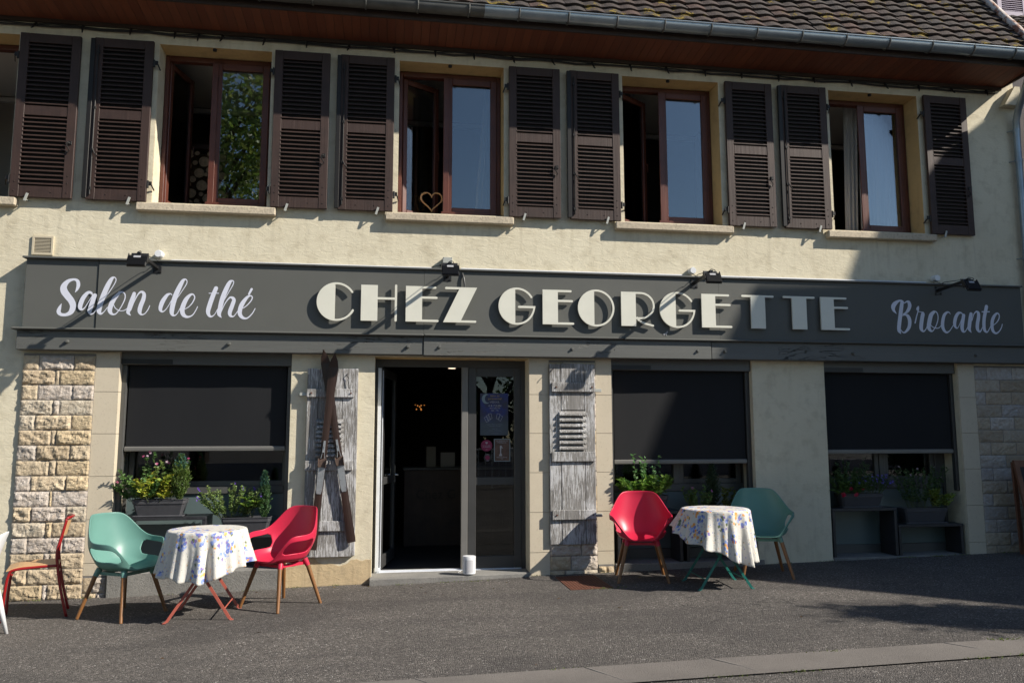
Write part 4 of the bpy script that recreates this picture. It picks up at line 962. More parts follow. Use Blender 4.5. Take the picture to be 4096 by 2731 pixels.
L_E(.1590, .3355, .515)
letter('Z', [[(.564, ZB), (.928-h, ZB)]+cap(.928-h, ZB+h, h, -90, 90)+[(.7605, ZB+TH), (.9355, ZT)]+[(.583+h, ZT)]+cap(.583+h, ZT-h, h, 90, 270)+[(.738, ZT-TH)]])
def L_G(l, xc, cx, rx, te, bar0, bar1):
    t = .021; cz = CZ_-.002; rz = .2080; ix, iz = rx-t, rz-t; zb = 2.932
    ar = -2.7
    outer = arc(cx, cz, rx, rz, 32, 325, 40)
    # outer lower right curve up to the end of the bar
    x1 = bar1; lo = []
    for i in range(1, 15):
        u = i/14; a = 325+u*(360-325-5); px = cx+rx*math.cos(R(a)); pz = cz+rz*math.sin(R(a)); lo.append((px+(x1-(cx+rx*math.cos(R(355))))*u**2, pz+(zb+h-(cz+rz*math.sin(R(355))))*u**2))
    li = []
    for i in range(1, 15):
        u = 1-i/15; a = 325+u*(360-325-5); px = cx+ix*math.cos(R(a)); pz = cz+iz*math.sin(R(a)); li.append((px+(x1-.004-(cx+rx*math.cos(R(355))))*u**2, pz+(zb-h-.004-(cz+rz*math.sin(R(355))))*u**2))
    sb = math.degrees(math.acos((xc-cx)/ix)); e0 = cap(cx+(rx-t/2)*math.cos(R(32)), cz+(rz-t/2)*math.sin(R(32)), t/2, 212, 392)
    letter('G', [outer+lo+[(bar0+h, zb+h)]+cap(bar0+h, zb, h, 90, 270)+[(x1-.028, zb-h)]+li+arc(cx, cz, ix, iz, 325, 360-sb, 12)+arc(cx, cz, ix, iz, sb, 32, 14)+e0[1:-1]])
L_G(1.174, 1.3605, 1.378, .2045, 0, 1.391, 1.588)
L_E(1.6690, 1.8425, 2.027)
cx, rx = 2.282, .2105; sb = math.degrees(math.acos((2.2595-cx)/(rx-.021)))
letter('O', [arc(cx, CZ_-.002, rx, .2095, 0, 354, 59), arc(cx, CZ_-.002, rx-.021, .1885, -sb, sb, 30)])
# R
bx, bz, brx, brz = 2.80, 2.979, .166, .155
bo = arc(bx, bz, brx, brz, -90, 90, 22); bi = arc(bx, bz, brx-.021, brz-.021, -90, 90, 20)
letter('R', [[(2.5725, ZB), (2.744, ZB), (2.744, bz-brz)]+bo+[(2.5725, ZT)], [(2.744, bz-brz+.021)]+bi+[(2.744, bz+brz-.021)]])
lg = catmull([(2.752, 2.846, 0), (2.775, 2.815, 0), (2.83, 2.782, 0), (2.90, 2.762, 0), (2.945, 2.752, 0)], 6); up_, dn = [], []
for i, p in enumerate(lg):
    a, b = lg[max(i-1, 0)], lg[min(i+1, len(lg)-1)]; dx, dz = b[0]-a[0], b[1]-a[1]; q = math.hypot(dx, dz); up_.append((p[0]-dz/q*.0105, p[1]+dx/q*.0105)); dn.append((p[0]+dz/q*.0105, p[1]-dx/q*.0105))
mm = MB(); mm.poly([dn+up_[::-1]], LF+.0012, LB+.0012); mm.disc_y(2.945, LF+.0014, LB+.001, 2.752, .0105, 12); mm.build('raised_letter', 'letter', sg)
L_G(3.025, 3.2165, 3.236, .2105, 0, 3.250, 3.451)
L_E(3.5272, 3.6945, 3.892)
def L_T(x0, x1, s0, s1): letter('T', [[(s0, ZB), (s1, ZB), (s1, ZT-TH), (x1-h, ZT-TH)]+cap(x1-h, ZT-h, h, -90, 90)+[(x0+h, ZT)]+cap(x0+h, ZT-h, h, 90, 270)+[(s0, ZT-TH)]])
L_T(4.013, 4.414, 4.128, 4.304); L_T(4.529, 4.928, 4.639, 4.820)
L_E(4.999, 5.1675, 5.360)
# grey cable hanging behind the Z
m = MB(); m.tube([(.775, -.128, 3.30), (.79, -.145, 3.24), (.80, -.15, 3.17), (.80, -.14, 3.11), (.79, -.125, 3.08)], .011, 8); tag(m.build('cable', 'grey_alu', smooth=True), 'short grey cable hanging from the sign top behind the letter Z', 'cable')

# ================================================================== FLOODLIGHTS
def floodlight(bx, hx, lab, first=False, tilt=-30, arm=.62, boxkind=None):
    t = thing('floodlight', lab, 'floodlight', (bx, BY, 3.26), group='floodlights above the shop sign')
    m = MB(); m.bbox(bx-.042, bx+.045, BY-.007, BY-.0012, 3.205, 3.315, .002); m.build('wall_plate', 'black', t)
    for dx, dz in ((.03, -.038), (-.028, .035)):
        m = MB(); m.disc_y(bx+dx, BY-.016, BY-.007, 3.26+dz, .009, 8); m.build('bolt', 'iron', t)
    e = (hx, BY-arm+.05, 3.285)
    m = MB(); m.bar((bx, BY-.004, 3.262), e, .030, .030); m.build('arm', 'black', t)
    # lamp body: fins outward
    ca, sa = math.cos(R(tilt)), math.sin(R(tilt)); hy, hz = BY-arm+.01, 3.205
    tr = lambda p: (hx+p[0], hy+p[1]*ca-p[2]*sa, hz+p[1]*sa+p[2]*ca)
    m = MB(); m.bbox(-.088, .088, .0, .022, -.066, .066, .004); m.v = [tr(p) for p in m.v]; b = m.build('lamp_body', 'black', t)
    m = MB()
    for i in range(18):
        x = -.078+i*.0092
        if .052 > x > -.03 and False: continue
        m.box(x-.0014, x+.0014, -.016, .0, -.062, .062 if not (5 <= i <= 11) else .030)
    m.v = [tr(p) for p in m.v]; m.build('cooling_fins', 'black', b)
    m = MB(); m.box(-.035, .030, -.0165, -.0155, .028, .052); m.v = [tr(p) for p in m.v]; m.build('rating_label', 'ink', b)
    m = MB(); m.box(-.088, .078, .022, .024, -.054, .054); m.v = [tr(p) for p in m.v]; m.build('lamp_glass', 'greybox', b)
    m = MB(); m.box(-.080, .080, .03, .034, .066, .125); m.box(-.092, -.088, -.01, .034, -.01, .09); m.box(.088, .092, -.01, .034, -.01, .09); m.box(-.092, -.08, .03, .034, .062, .09); m.box(.08, .092, .03, .034, .062, .09)
    m.v = [tr(p) for p in m.v]; m.build('mounting_bracket', 'black', t)
    m = MB(); q = [tr((.01, -.01, .05)), tr((.03, -.03, .08)), tr((.005, .0, .125)), tr((-.02, .03, .12)), (bx+.0, BY-.12, 3.34), (bx+.02, BY-.06, 3.33), (bx+.0, -.05, 3.40)]
    m.tube([tuple(p) for p in catmull(q, 5)], .0038, 6); m.build('cable', 'black', t)
    return t
floodlight(-2.42, -2.44, 'black floodlight with lit fins, leftmost of the four above the sign')
floodlight(.61, .60, 'black floodlight in front of the square grey box above the letters HE')
floodlight(3.46, 3.44, 'black floodlight above the sign between the letters G and E near the end')
floodlight(6.575, 6.55, 'black floodlight in shade above the word Brocante')
jg = 'round junction boxes above the sign'
for x, lab in ((-2.43, 'round white junction box beside the leftmost floodlight'), (3.475, 'round white junction box beside the floodlight above the last letters'), (6.61, 'round white junction box in shade above Brocante')):
    m = MB(); m.disc_y(x, -.085, -.001, 3.425, .040, 24); o = m.build('junction_box', 'white', smooth=True, auto=35); tag(o, lab, 'junction box', jg)
t = thing('junction_box', 'square pale grey junction box behind the second floodlight', 'junction box', (.615, 0, 3.43))
m = MB(); m.bbox(.562, .668, -.085, -.001, 3.36, 3.487, .004); m.build('housing', 'greybox', t)
m = MB(); m.tube([(.562, -.04, 3.40), (.53, -.04, 3.40)], .012, 8); m.tube([(.53, -.04, 3.40), (.46, -.03, 3.385), (.44, -.025, 3.375)], .004, 6); m.build('cable_gland', 'black', t)
m = MB()
for dx in (-.045, .045): m.disc_y(.615+dx, -.087, -.085, 3.478, .004, 6)
m.build('screw', 'black', t)
def conduit(x0, x1, z, lab):
    t = thing('conduit', lab, 'conduit', (x0, 0, z), group='white conduits along the top of the sign')
    m = MB(); m.tube([(x0, -.022, z), (x1, -.022, z+.002)], .0105, 10); m.build('pipe', 'pvc', t, smooth=True, auto=50)
    x = x0+.05
    while x < x1:
        m = MB(); m.bbox(x-.012, x+.012, -.036, -.002, z-.016, z+.003, .002); m.build('clip', 'pvc', t); x += .92
conduit(-2.31, .44, 3.367, 'white conduit pipe between the leftmost and the second floodlight')
conduit(.77, 3.36, 3.371, 'white conduit pipe above the word GEORGETTE')
conduit(3.62, 6.49, 3.373, 'white conduit pipe running into the shade towards Brocante')
# vent
t = thing('wall_vent', 'small square cream ventilation grille on the wall above the sign', 'vent', (-3.59, 0, 3.485))
m = MB(); m.poly([[(-3.692, 3.388), (-3.488, 3.388), (-3.488, 3.588), (-3.692, 3.588)], [(-3.672, 3.408), (-3.672, 3.568), (-3.508, 3.568), (-3.508, 3.408)]], -.018, -.001); m.build('frame', 'beige', t)
m = MB()
for i in range(11): z = 3.413+i*.0148; m.add([(-3.672, -.014, z-.002), (-3.508, -.014, z-.002), (-3.508, -.004, z), (-3.672, -.004, z), (-3.672, -.014, z+.005), (-3.508, -.014, z+.005), (-3.508, -.004, z+.007), (-3.672, -.004, z+.007)], [(0, 1, 5, 4), (4, 5, 6, 7), (0, 3, 2, 1)])
m.build('louvres', 'beige', t); m = MB(); m.box(-3.672, -3.508, -.003, -.001, 3.408, 3.568); m.build('backing', 'black', t)
# cable with hooks under the eaves
t = thing('eaves_cable', 'black cable bundle with small hooks running along the wall under the soffit', 'cable', (0, 0, 5.9))
rg = random.Random(2); m = MB(); p = []; q = []; x = -4.6
while x < 7.75: p.append((x, -.022+rg.uniform(-.004, .004), 5.885+rg.uniform(-.012, .012))); q.append((x, -.034, 5.900+rg.uniform(-.014, .012))); x += .24
m.tube(p, .011, 6); m.tube(q, .008, 6); m.build('wires', 'black', t, smooth=True)
x = -4.3
while x < 7.6:
    m = MB(); s = rg.uniform(.8, 1.2); dx = rg.uniform(-.02, .02); m.tube([(x, -.035, 5.905), (x+dx*.3, -.055, 5.87), (x+dx, -.075*s, 5.83), (x+dx*1.6, -.085*s, 5.815)], [.016, .013, .009, .006], 6); m.build('hook', 'black', t)
    x += .475+rg.uniform(-.03, .03)
    if -2.1 < x < -1.6: x -= .2

# ================================================================== WEATHERED SHUTTERS, SKIS
def old_shutter(lab, x0, x1, z0, z1, cuts, bat, lx0, lx1, lz0, lz1, n, seed, edge=False, hook=None):
    t = thing('weathered_shutter', lab, 'old shutter', ((x0+x1)/2, 0, z0)); rg = random.Random(seed)
    xs = [x0]+cuts+[x1]
    for i in range(len(xs)-1):
        a, b = xs[i]+.003, xs[i+1]-.003; m = MB(); dy = rg.uniform(-.002, .002)
        if a < (lx0+lx1)/2 < b:
            m.bbox(a, b, -.052+dy, -.022, lz1, z1+rg.uniform(-.006, .004), .003); m.bbox(a, b, -.052+dy, -.022, z0, lz0, .003)
        else: m.bbox(a, b, -.052+dy, -.022, z0+rg.uniform(-.004, .004), z1+rg.uniform(-.006, .004), .003)
        m.build('board', 'weathered', t)
    m = MB(); m.box(x0+.01, x1-.01, -.022, -.0015, z0+.02, z1-.02); m.build('backing', 'weathered', t)
    for (a, b, c, d) in bat: m = MB(); m.bbox(a, b, -.080, -.053, c, d, .005); m.build('batten', 'weathered', t)
    m = MB(); p = (lz1-lz0)/n
    for i in range(n):
        z = lz0+p*i; e = rg.uniform(-.003, .003)
        m.add([(lx0, -.085, z+e), (lx1, -.085, z-e), (lx1-.006, -.040, z+.042), (lx0+.006, -.040, z+.042), (lx0, -.085, z+.015+e), (lx1, -.085, z+.015-e), (lx1-.006, -.040, z+.056), (lx0+.006, -.040, z+.056)],
              [(0, 1, 5, 4), (4, 5, 6, 7), (0, 3, 2, 1), (1, 2, 6, 5), (3, 0, 4, 7)])
    m.build('louvres', 'weathered', t)
    if edge: m = MB(); m.bbox(x1, x1+.030, -.050, -.0015, z0+.01, z1+.005, .003); m.build('edge_strip', 'weathered', t)
    for (a, b, c, d) in bat[::2]:
        for x in (a+.05, b-.035): m = MB(); m.disc_y(x, -.090, -.080, (c+d)/2, .009, 8); m.build('rivet', 'rust', t)
    for hx, hz, s in hook or []:
        m = MB(); m.bbox(min(hx, hx+s*.075), max(hx, hx+s*.075), -.055, -.038, hz-.018, hz+.018, .003); m.build('hinge_strap', 'greybox', t)
    m = MB(); m.tube([(x1-.08 if edge else x0+.055, -.055, z1-.05), (x1-.09 if edge else x0+.03, -.072, z1-.075), (x1-.07 if edge else x0+.005, -.07, z1-.10), (x1-.075 if edge else x0-.005, -.07, z1-.12)]+([(x1-.06, -.07, z1-.22), (x1-.075, -.07, z1-.23)] if edge else []), .004, 6); m.build('wire_hook', 'iron', t)
    return t
old_shutter('weathered grey shutter behind the crossed skis', -.868, -.365, .262, 2.232, [-.748, -.498], [(-.870, -.372, 1.925, 2.015), (-.868, -.372, 1.155, 1.26), (-.868, -.372, .528, .632)], -.765, -.472, 1.30, 1.70, 8, 1, True, [(-.87, 1.96, -1)])
old_shutter('weathered grey shutter right of the door above the rough stones', 1.76, 2.285, .335, 2.318, [1.893, 2.163], [(1.785, 2.278, 2.0, 2.108), (1.782, 2.276, 1.232, 1.338), (1.782, 2.274, .602, .708)], 1.868, 2.182, 1.365, 1.80, 7, 2, False, [(2.285, 2.02, 1), (2.275, .645, 1)])
def ski(lab, x0, z0, x1, z1, y0, y1, bz):
    t = thing('wooden_ski', lab, 'ski', (x1, y1, z1)); L = math.hypot(x1-x0, z1-z0); a = math.atan2(x0-x1, z0-z1)
    prof = [(0, .041, 0), (.02, .044, 0), (.3, .037, 0), (.55, .034, 0), (.75, .040, 0), (.88, .050, -.0), (.93, .050, -.006), (.965, .036, -.022), (.985, .017, -.035), (.993, .008, -.042), (1.0, .010, -.047)]
    m = MB(); rings = []
    for s, w, dy in prof:
        y = y1+(y0-y1)*s+dy; th = .006 if s > .9 else .011
        c = (x1+(x0-x1)*s, z1+(z0-z1)*s); ca, sa = math.cos(a), math.sin(a)
        rings.append([(c[0]+u*ca, y+v, c[1]-u*sa) for u, v in ((-w, th), (-w, -th*.6), (-w*.3, -th), (w*.3, -th), (w, -th*.6), (w, th))])
    m.loft(rings); m.build('ski_board', 'ski', t)
    def loc(u, v, s): c = (x1+(x0-x1)*s, z1+(z0-z1)*s); return (c[0]+u*math.cos(a), y1+(y0-y1)*s+v, c[1]-u*math.sin(a))
    s0, s1 = bz
    m = MB(); m.loft([[loc(-.030, -.013, s0+.02), loc(-.022, -.013, s0), loc(.022, -.013, s0), loc(.030, -.013, s0+.02), loc(.036, -.013, s1), loc(-.036, -.013, s1)], [loc(-.030, -.0165, s0+.02), loc(-.022, -.0165, s0), loc(.022, -.0165, s0), loc(.030, -.0165, s0+.02), loc(.036, -.0165, s1), loc(-.036, -.0165, s1)]]); m.build('sole_plate', 'ski_metal', t)
    m = MB()
    for sd in (-1, 1): m.loft([[loc(sd*.040, -.013, s1-.01), loc(sd*.040, -.050, s1), loc(sd*.046, -.045, s1+.035), loc(sd*.040, -.013, s1+.04)], [loc(sd*.036, -.013, s1-.01), loc(sd*.036, -.050, s1), loc(sd*.042, -.045, s1+.035), loc(sd*.036, -.013, s1+.04)]])
    m.loft([[loc(-.045, -.018, s1-.005), loc(.045, -.018, s1-.005), loc(.030, -.018, s1+.045), loc(-.038, -.018, s1+.03)], [loc(-.045, -.023, s1-.005), loc(.045, -.023, s1-.005), loc(.030, -.023, s1+.045), loc(-.038, -.023, s1+.03)]]); m.build('toe_iron', 'binding', t)
    m = MB(); m.loft([[loc(-.012, -.012, s1+.07), loc(.012, -.012, s1+.07), loc(.010, -.012, s1+.13), loc(-.010, -.012, s1+.13)], [loc(-.012, -.032, s1+.07), loc(.012, -.032, s1+.07), loc(.010, -.025, s1+.13), loc(-.010, -.025, s1+.13)]]); m.tube([loc(-.02, -.02, s1+.04), loc(0, -.03, s1+.10), loc(.02, -.02, s1+.04)], .004, 5); m.build('front_lever', 'ski_metal', t)
    m = MB(); m.tube([loc(-.043, -.008, s1+.02), loc(-.05, -.004, s0-.02)], .003, 5); m.build('spring_cable', 'ski_metal', t)
    for k in range(4):
        m = MB(); c = loc(.018*(-1)**k, -.0165, s0+.02+(s1-s0)*.3*k); m.disc_y(c[0], c[1]-.002, c[1]+.001, c[2], .0028, 6); m.build('screw', 'rust', t)
ski('brown wooden ski leaning left at the bottom, on top of the crossed pair', -.578, 2.385, -.765, .345, -.135, -.10, (.28, .42))
ski('brown wooden ski leaning right at the bottom, behind in the crossed pair', -.70, 2.425, -.365, .415, -.105, -.098, (.26, .40))

# ================================================================== DOOR DECORATION
fontc = {}
def text(body, x, z, h, mat, parent, y, align='CENTER', bold=0):
    cu = bpy.data.curves.new('txt', 'FONT'); cu.body = body; cu.size = h*1.38; cu.align_x = align; cu.offset = bold; cu.extrude = .0003; cu.resolution_u = 2
    ob = bpy.data.objects.new('tmp', cu); C.objects.link(ob); dg = bpy.context.evaluated_depsgraph_get(); dg.update()
    me = bpy.data.meshes.new_from_object(ob.evaluated_get(dg)); bpy.data.objects.remove(ob)
    p = parent.matrix_basis.translation if parent else Vector((0, 0, 0))
    for v in me.vertices: v.co = Vector((v.co.x+x-p.x, y-v.co.z-p.y, v.co.y+z-p.z))
    me.materials.clear(); me.materials.append(M[mat]); o = bpy.data.objects.new('lettering', me); C.objects.link(o)
    if parent: o.parent = parent
    return o
PY = DY+.020  # sheets hang before the glass; its dimness is put into their colours
p = thing('poster', 'blue night sky poster with a moon and white writing behind the door glass', 'poster', (1.17, PY, 1.52))
m = MB(); m.box(1.012, 1.330, PY, PY+.001, 1.522, 1.992); m.build('sheet', 'poster_blue', p)
m = MB(); m.poly([[(1.08+.05*math.cos(R(a)), 1.93+.055*math.sin(R(a))) for a in range(60, 330, 15)]+[(1.098+.034*math.cos(R(a)), 1.932+.044*math.sin(R(a))) for a in range(315, 60, -15)]], PY-.0006, PY-.0002); m.build('moon', 'poster_edge', p)
for s, z, hh, mt_ in (('Salon du', 1.955, .022, 'ink_gold'), ('paranormal', 1.922, .024, 'ink_gold'), ('VESOUL', 1.884, .022, 'ink'), ('6 & 7 JUIN', 1.842, .024, 'ink'), ('Parc Expo 70', 1.818, .016, 'ink'), ('10h - 19h', 1.792, .016, 'ink'), ('Voyance • Médiumnité • Énergies •', 1.640, .0095, 'ink_dim'), ('Conférences • Exposants', 1.622, .0095, 'ink_dim'), ('Entrée : 3 €', 1.592, .009, 'ink_dim'), ('Gratuit pour les moins de 18 ans', 1.572, .008, 'ink_dim'), ('www.vesoul.com', 1.54, .008, 'ink_dim')):
    text(s, 1.178, z, hh, mt_, p, PY-.0009)
for cx, cz, a in ((1.085, 1.70, 25), (1.105, 1.718, 22), (1.125, 1.735, 12), (1.215, 1.735, -12), (1.24, 1.715, -25)):
    m = MB(); w, hh = .018, .030; ca, sa = math.cos(R(a)), math.sin(R(a)); q = lambda u, v: (cx+u*ca-v*sa, cz+u*sa+v*ca)
    m.poly([[q(-w, -hh), q(w, -hh), q(w, hh), q(-w, hh)], [q(-w+.003, -hh+.003), q(-w+.003, hh-.003), q(w-.003, hh-.003), q(w-.003, -hh+.003)]], PY-.0011-.0001*cx, PY-.0002); m.build('card_drawing', 'ink', p)
p = thing('poster', 'small brown theatre poster with a pale border and a white statue on the door', 'poster', (1.26, PY, 1.23))
m = MB(); m.box(1.168, 1.352, PY, PY+.001, 1.232, 1.482); m.build('border', 'poster_edge', p)
m = MB(); m.box(1.177, 1.343, PY-.0006, PY-.0001, 1.240, 1.474); m.build('sheet', 'poster_brown', p)
m = MB(); m.poly([[(1.225, 1.292), (1.262, 1.292), (1.256, 1.31), (1.249, 1.33), (1.250, 1.36), (1.253, 1.385), (1.268, 1.375), (1.272, 1.372), (1.256, 1.40), (1.248, 1.41), (1.236, 1.402), (1.236, 1.38), (1.238, 1.35), (1.237, 1.32), (1.230, 1.305)]], PY-.0012, PY-.0007); m.build('statue_drawing', 'ink', p)
for s, z, hh in (('LA LEGENDE DE', 1.452, .013), ('PYGMALION', 1.434, .013), ('Vendredi 29 mai', 1.272, .013), ('à 20h', 1.258, .009)): text(s, 1.258, z, hh, 'ink', p, PY-.0013)
p = thing('round_sticker', 'round magenta sticker with a white heart on the door glass', 'sticker', (1.085, PY, 1.41))
m = MB(); m.disc_y(1.085, PY, PY+.001, 1.408, .064, 28); m.build('disc', 'sticker', p)
m = MB(); m.poly([[(1.085+.00085*16*math.sin(t)**3, 1.438+.00085*(13*math.cos(t)-5*math.cos(2*t)-2*math.cos(3*t)-math.cos(4*t))) for t in [-6.2832*i/24 for i in range(24)]]], PY-.001, PY-.0002); m.build('heart', 'ink', p)
for s, z, hh in (('ICI ON AIME', 1.402, .011), ('LA MUSIQUE', 1.386, .011), ('jazz', 1.362, .010)): text(s, 1.085, z, hh, 'ink', p, PY-.001)
p = thing('round_sticker', 'smaller dark round sticker with a pink centre below the magenta one', 'sticker', (1.095, PY, 1.275))
m = MB(); m.disc_y(1.095, PY, PY+.001, 1.275, .043, 24); m.build('disc', 'ink_dark', p); m = MB(); m.disc_y(1.095, PY-.0012, PY-.0002, 1.275, .025, 20); m.build('centre', 'sticker', p)
text('ENTRÉE', 1.095, 1.304, .009, 'ink', p, PY-.001); text('LIBRE', 1.095, 1.238, .009, 'ink', p, PY-.001)
for o_ in list(C.objects):
    if o_.parent is None and o_.name.split('.')[0] in ('poster', 'round_sticker'): deepen(o_)
# interior lights and frames
t = thing('ceiling_spot', 'small lit ceiling spot seen at the top of the doorway', 'spot light', (.73, .8, 2.35)); m = MB(); m.lathe([(.062, 0), (.062, .03), (.04, .03)], (.74, .8, 2.325), 20); m.build('ring', 'chrome', t); m = MB(); m.lathe([(.045, -.002), (.045, 0)], (.74, .8, 2.325), 20); m.build('lamp', 'spot', t)
t = thing('pendant_lamp', 'dim amber hanging lamp glowing in the dark shop', 'lamp', (.43, 2.6, 1.92)); rg = random.Random(5)
m = MB(); m.tube([(.43, 2.6, 2.54), (.43, 2.6, 1.98)], .006, 6); m.build('rod', 'iron', t)
m = MB()
for k in range(9): x, y, z = .43+rg.uniform(-.07, .07), 2.6+rg.uniform(-.05, .05), 1.93+rg.uniform(-.045, .035); m.lathe([(.001, -.012), (.008, -.006), (.009, .003), (.002, .012)], (x, y, z), 8)
m.build('bulbs', 'bulb', t); m = MB(); m.tube([(.43+.11*math.cos(a*.5236), 2.6+.11*math.sin(a*.5236), 1.96) for a in range(13)], .006, 6); m.build('ring', 'iron', t)
for lab, x0, x1, z0, z1 in (('brown paper notice standing on the counter', .53, .66, 1.20, 1.37), ('pale framed notice leaning at the right of the counter', .73, .93, 1.10, 1.29)):
    t = thing('notice', lab, 'notice', (x0, 2.62, 1.083)); m = MB(); m.box(x0, x1, 2.62, 2.63, 1.083, z1); m.build('sheet', 'room' if x0 > .6 else 'paper', t); m = MB(); m.poly([[(x0-.008, 1.0835), (x1+.008, 1.0835), (x1+.008, z1+.008), (x0-.008, z1+.008)], [(x0, 1.0875), (x0, z1-.002), (x1, z1-.002), (x1, 1.0875)]], 2.612, 2.6195); m.build('frame', 'counter', t)
text('Chez G', .66, .66, .13, 'fascia', ct, 2.4935)

# ================================================================== FURNITURE
def sstep(a, b, x): t = max(0, min(1, (x-a)/(b-a))); return t*t*(3-2*t)
def shell_mesh():
    NP, NR, NV = 76, 6, 14; m = MB(); Z0 = .435
    TB = [(0, .468), (14, .467), (26, .465), (35, .453), (42, .425), (48, .383), (54, .336), (61, .292), (69, .259), (80, .241), (94, .235), (110, .232), (122, .223), (131, .196), (138, .150), (144, .100), (150, .056), (157, .026), (165, .012), (181, .006)]
    def Hh(a):
        for i in range(len(TB)-1):
            if a <= TB[i+1][0]:
                t = (a-TB[i][0])/(TB[i+1][0]-TB[i][0]); p = [TB[max(i-1, 0)][1], TB[i][1], TB[i+1][1], TB[min(i+2, len(TB)-1)][1]]
                return .5*(2*p[1]+(-p[0]+p[2])*t+(2*p[0]-5*p[1]+4*p[2]-p[3])*t*t+(-p[0]+3*p[1]-3*p[2]+p[3])*t**3)
        return .006
    def rim(phi, v):
        a = abs(math.degrees(phi)); H = Hh(a); s, c = math.sin(phi), math.cos(phi)
        fe = sstep(88, 120, a); s_ = abs(s)**(.83-.20*fe)*(1 if s > 0 else -1); c_ = abs(c)**(.86-.10*fe)*(1 if c > 0 else -1); back = max(0, c); front = max(0, -c); h = H*v
        fl = min(1, h/.235)
        ox = (.100*sstep(-.03, .20, h)-.006)*(1-.36*sstep(.25, .46, h)); oy = .085*back*min(1, h/.40)**.9 + .030*back*math.sin(min(1, h/.16)*math.pi/2)
        x = s_*(.236+ox); y = c_*(.212+.030*front+oy)-.01
        z = Z0+h+.012*(1-v)*back-.018*front*(1-sstep(.02, .12, H))
        return (x, y, z)
    for k in range(NP):
        pass
    # seat
    m.v.append((0, -.005, .392)); idx = {}
    for r in range(1, NR+1):
        f = r/NR
        for k in range(NP):
            phi = 2*math.pi*k/NP; e = rim(phi if phi <= math.pi else phi-2*math.pi, 0)
            idx[(r, k)] = len(m.v); dz = f**2.6
            m.v.append((e[0]*f, (e[1]+.005)*f-.005, .392+(e[2]-.392)*dz))
    for k in range(NP): m.f.append((0, idx[(1, k)], idx[(1, (k+1) % NP)]))
    for r in range(1, NR):
        for k in range(NP): m.f.append((idx[(r, k)], idx[(r+1, k)], idx[(r+1, (k+1) % NP)], idx[(r, (k+1) % NP)]))
    wi = {}
    for v in range(0, NV+1):
        for k in range(NP):
            if v == 0: wi[(0, k)] = idx[(NR, k)]; continue
            phi = 2*math.pi*k/NP; phi = phi if phi <= math.pi else phi-2*math.pi
            wi[(v, k)] = len(m.v); m.v.append(rim(phi, v/NV))
    for v in range(NV):
        for k in range(NP):
            phi = (2*math.pi*(k+.5)/NP); a = abs(math.degrees(phi if phi <= math.pi else phi-2*math.pi)); vv = (v+.5)/NV
            if 65 < a < 134 and .26 < vv < .73 and not ((a < 70 or a > 129) and (vv < .34 or vv > .65)): continue
            m.f.append((wi[(v, k)], wi[(v+1, k)], wi[(v+1, (k+1) % NP)], wi[(v, (k+1) % NP)]))
    used = sorted({i for f in m.f for i in f}); re_ = {o_: n_ for n_, o_ in enumerate(used)}; m.v = [m.v[i] for i in used]; m.f = [tuple(re_[i] for i in f) for f in m.f]
    m.mi = [0]*len(m.f); m.col = [(1, 1, 1)]*len(m.f)
    return m
def armchair(lab, mat, loc, rz, group='moulded armchairs on wooden legs'):
    t = thing('armchair', lab, 'chair', loc, rz, group)
    s = shell_mesh().build('seat_shell', mat, t, smooth=True, local=True)
    sm = s.modifiers.new('smooth', 'SMOOTH'); sm.iterations = 6; sm.factor = .5
    so = s.modifiers.new('solid', 'SOLIDIFY'); so.thickness = .013; so.offset = -1
    su = s.modifiers.new('sub', 'SUBSURF'); su.levels = 1; su.render_levels = 2
    m = MB(); k = .135
    for a, b in (((-k, -k), (k, -k)), ((-k, k), (k, k)), ((-k, -k), (-k, k)), ((k, -k), (k, k))): m.bar((*a, .380), (*b, .380), .024, .026)
    for sx in (-1, 1):
        for sy in (-1, 1): m.tube([(sx*.142, sy*.142, .42), (sx*.152, sy*.152, .395), (sx*.165, sy*.165, .358)], [.028, .026, .0225], 14)
    m.build('underframe', mat, t, smooth=True, local=True, auto=40)
    for sx in (-1, 1):
        for sy in (-1, 1):
            m = MB(); m.tube([(sx*.1645, sy*.1645, .362), (sx*.254, sy*.254, .004)], [.0208, .0145], 14); m.tube([(sx*.2535, sy*.2535, .006), (sx*.255, sy*.255, 0)], [.0145, .013], 14)
            m.build('leg', 'leg_wood', t, smooth=True, local=True, auto=50)
    return t
armchair('teal armchair in the sun left of the table with coral legs', 'teal', (-2.325, -.970, gz(-2.325)), R(60))
armchair('raspberry red armchair seen from the side in front of the crossed skis', 'pink', (-.965, -.90, gz(-.965)), R(-42))
armchair('raspberry red armchair facing the street right of the weathered shutter', 'pink', (2.635, -.525, gz(2.635)), R(-13))
armchair('teal armchair in shade against the plain wall right of the table with green legs', 'teal', (3.93, -.64, gz(3.93)), R(-15))

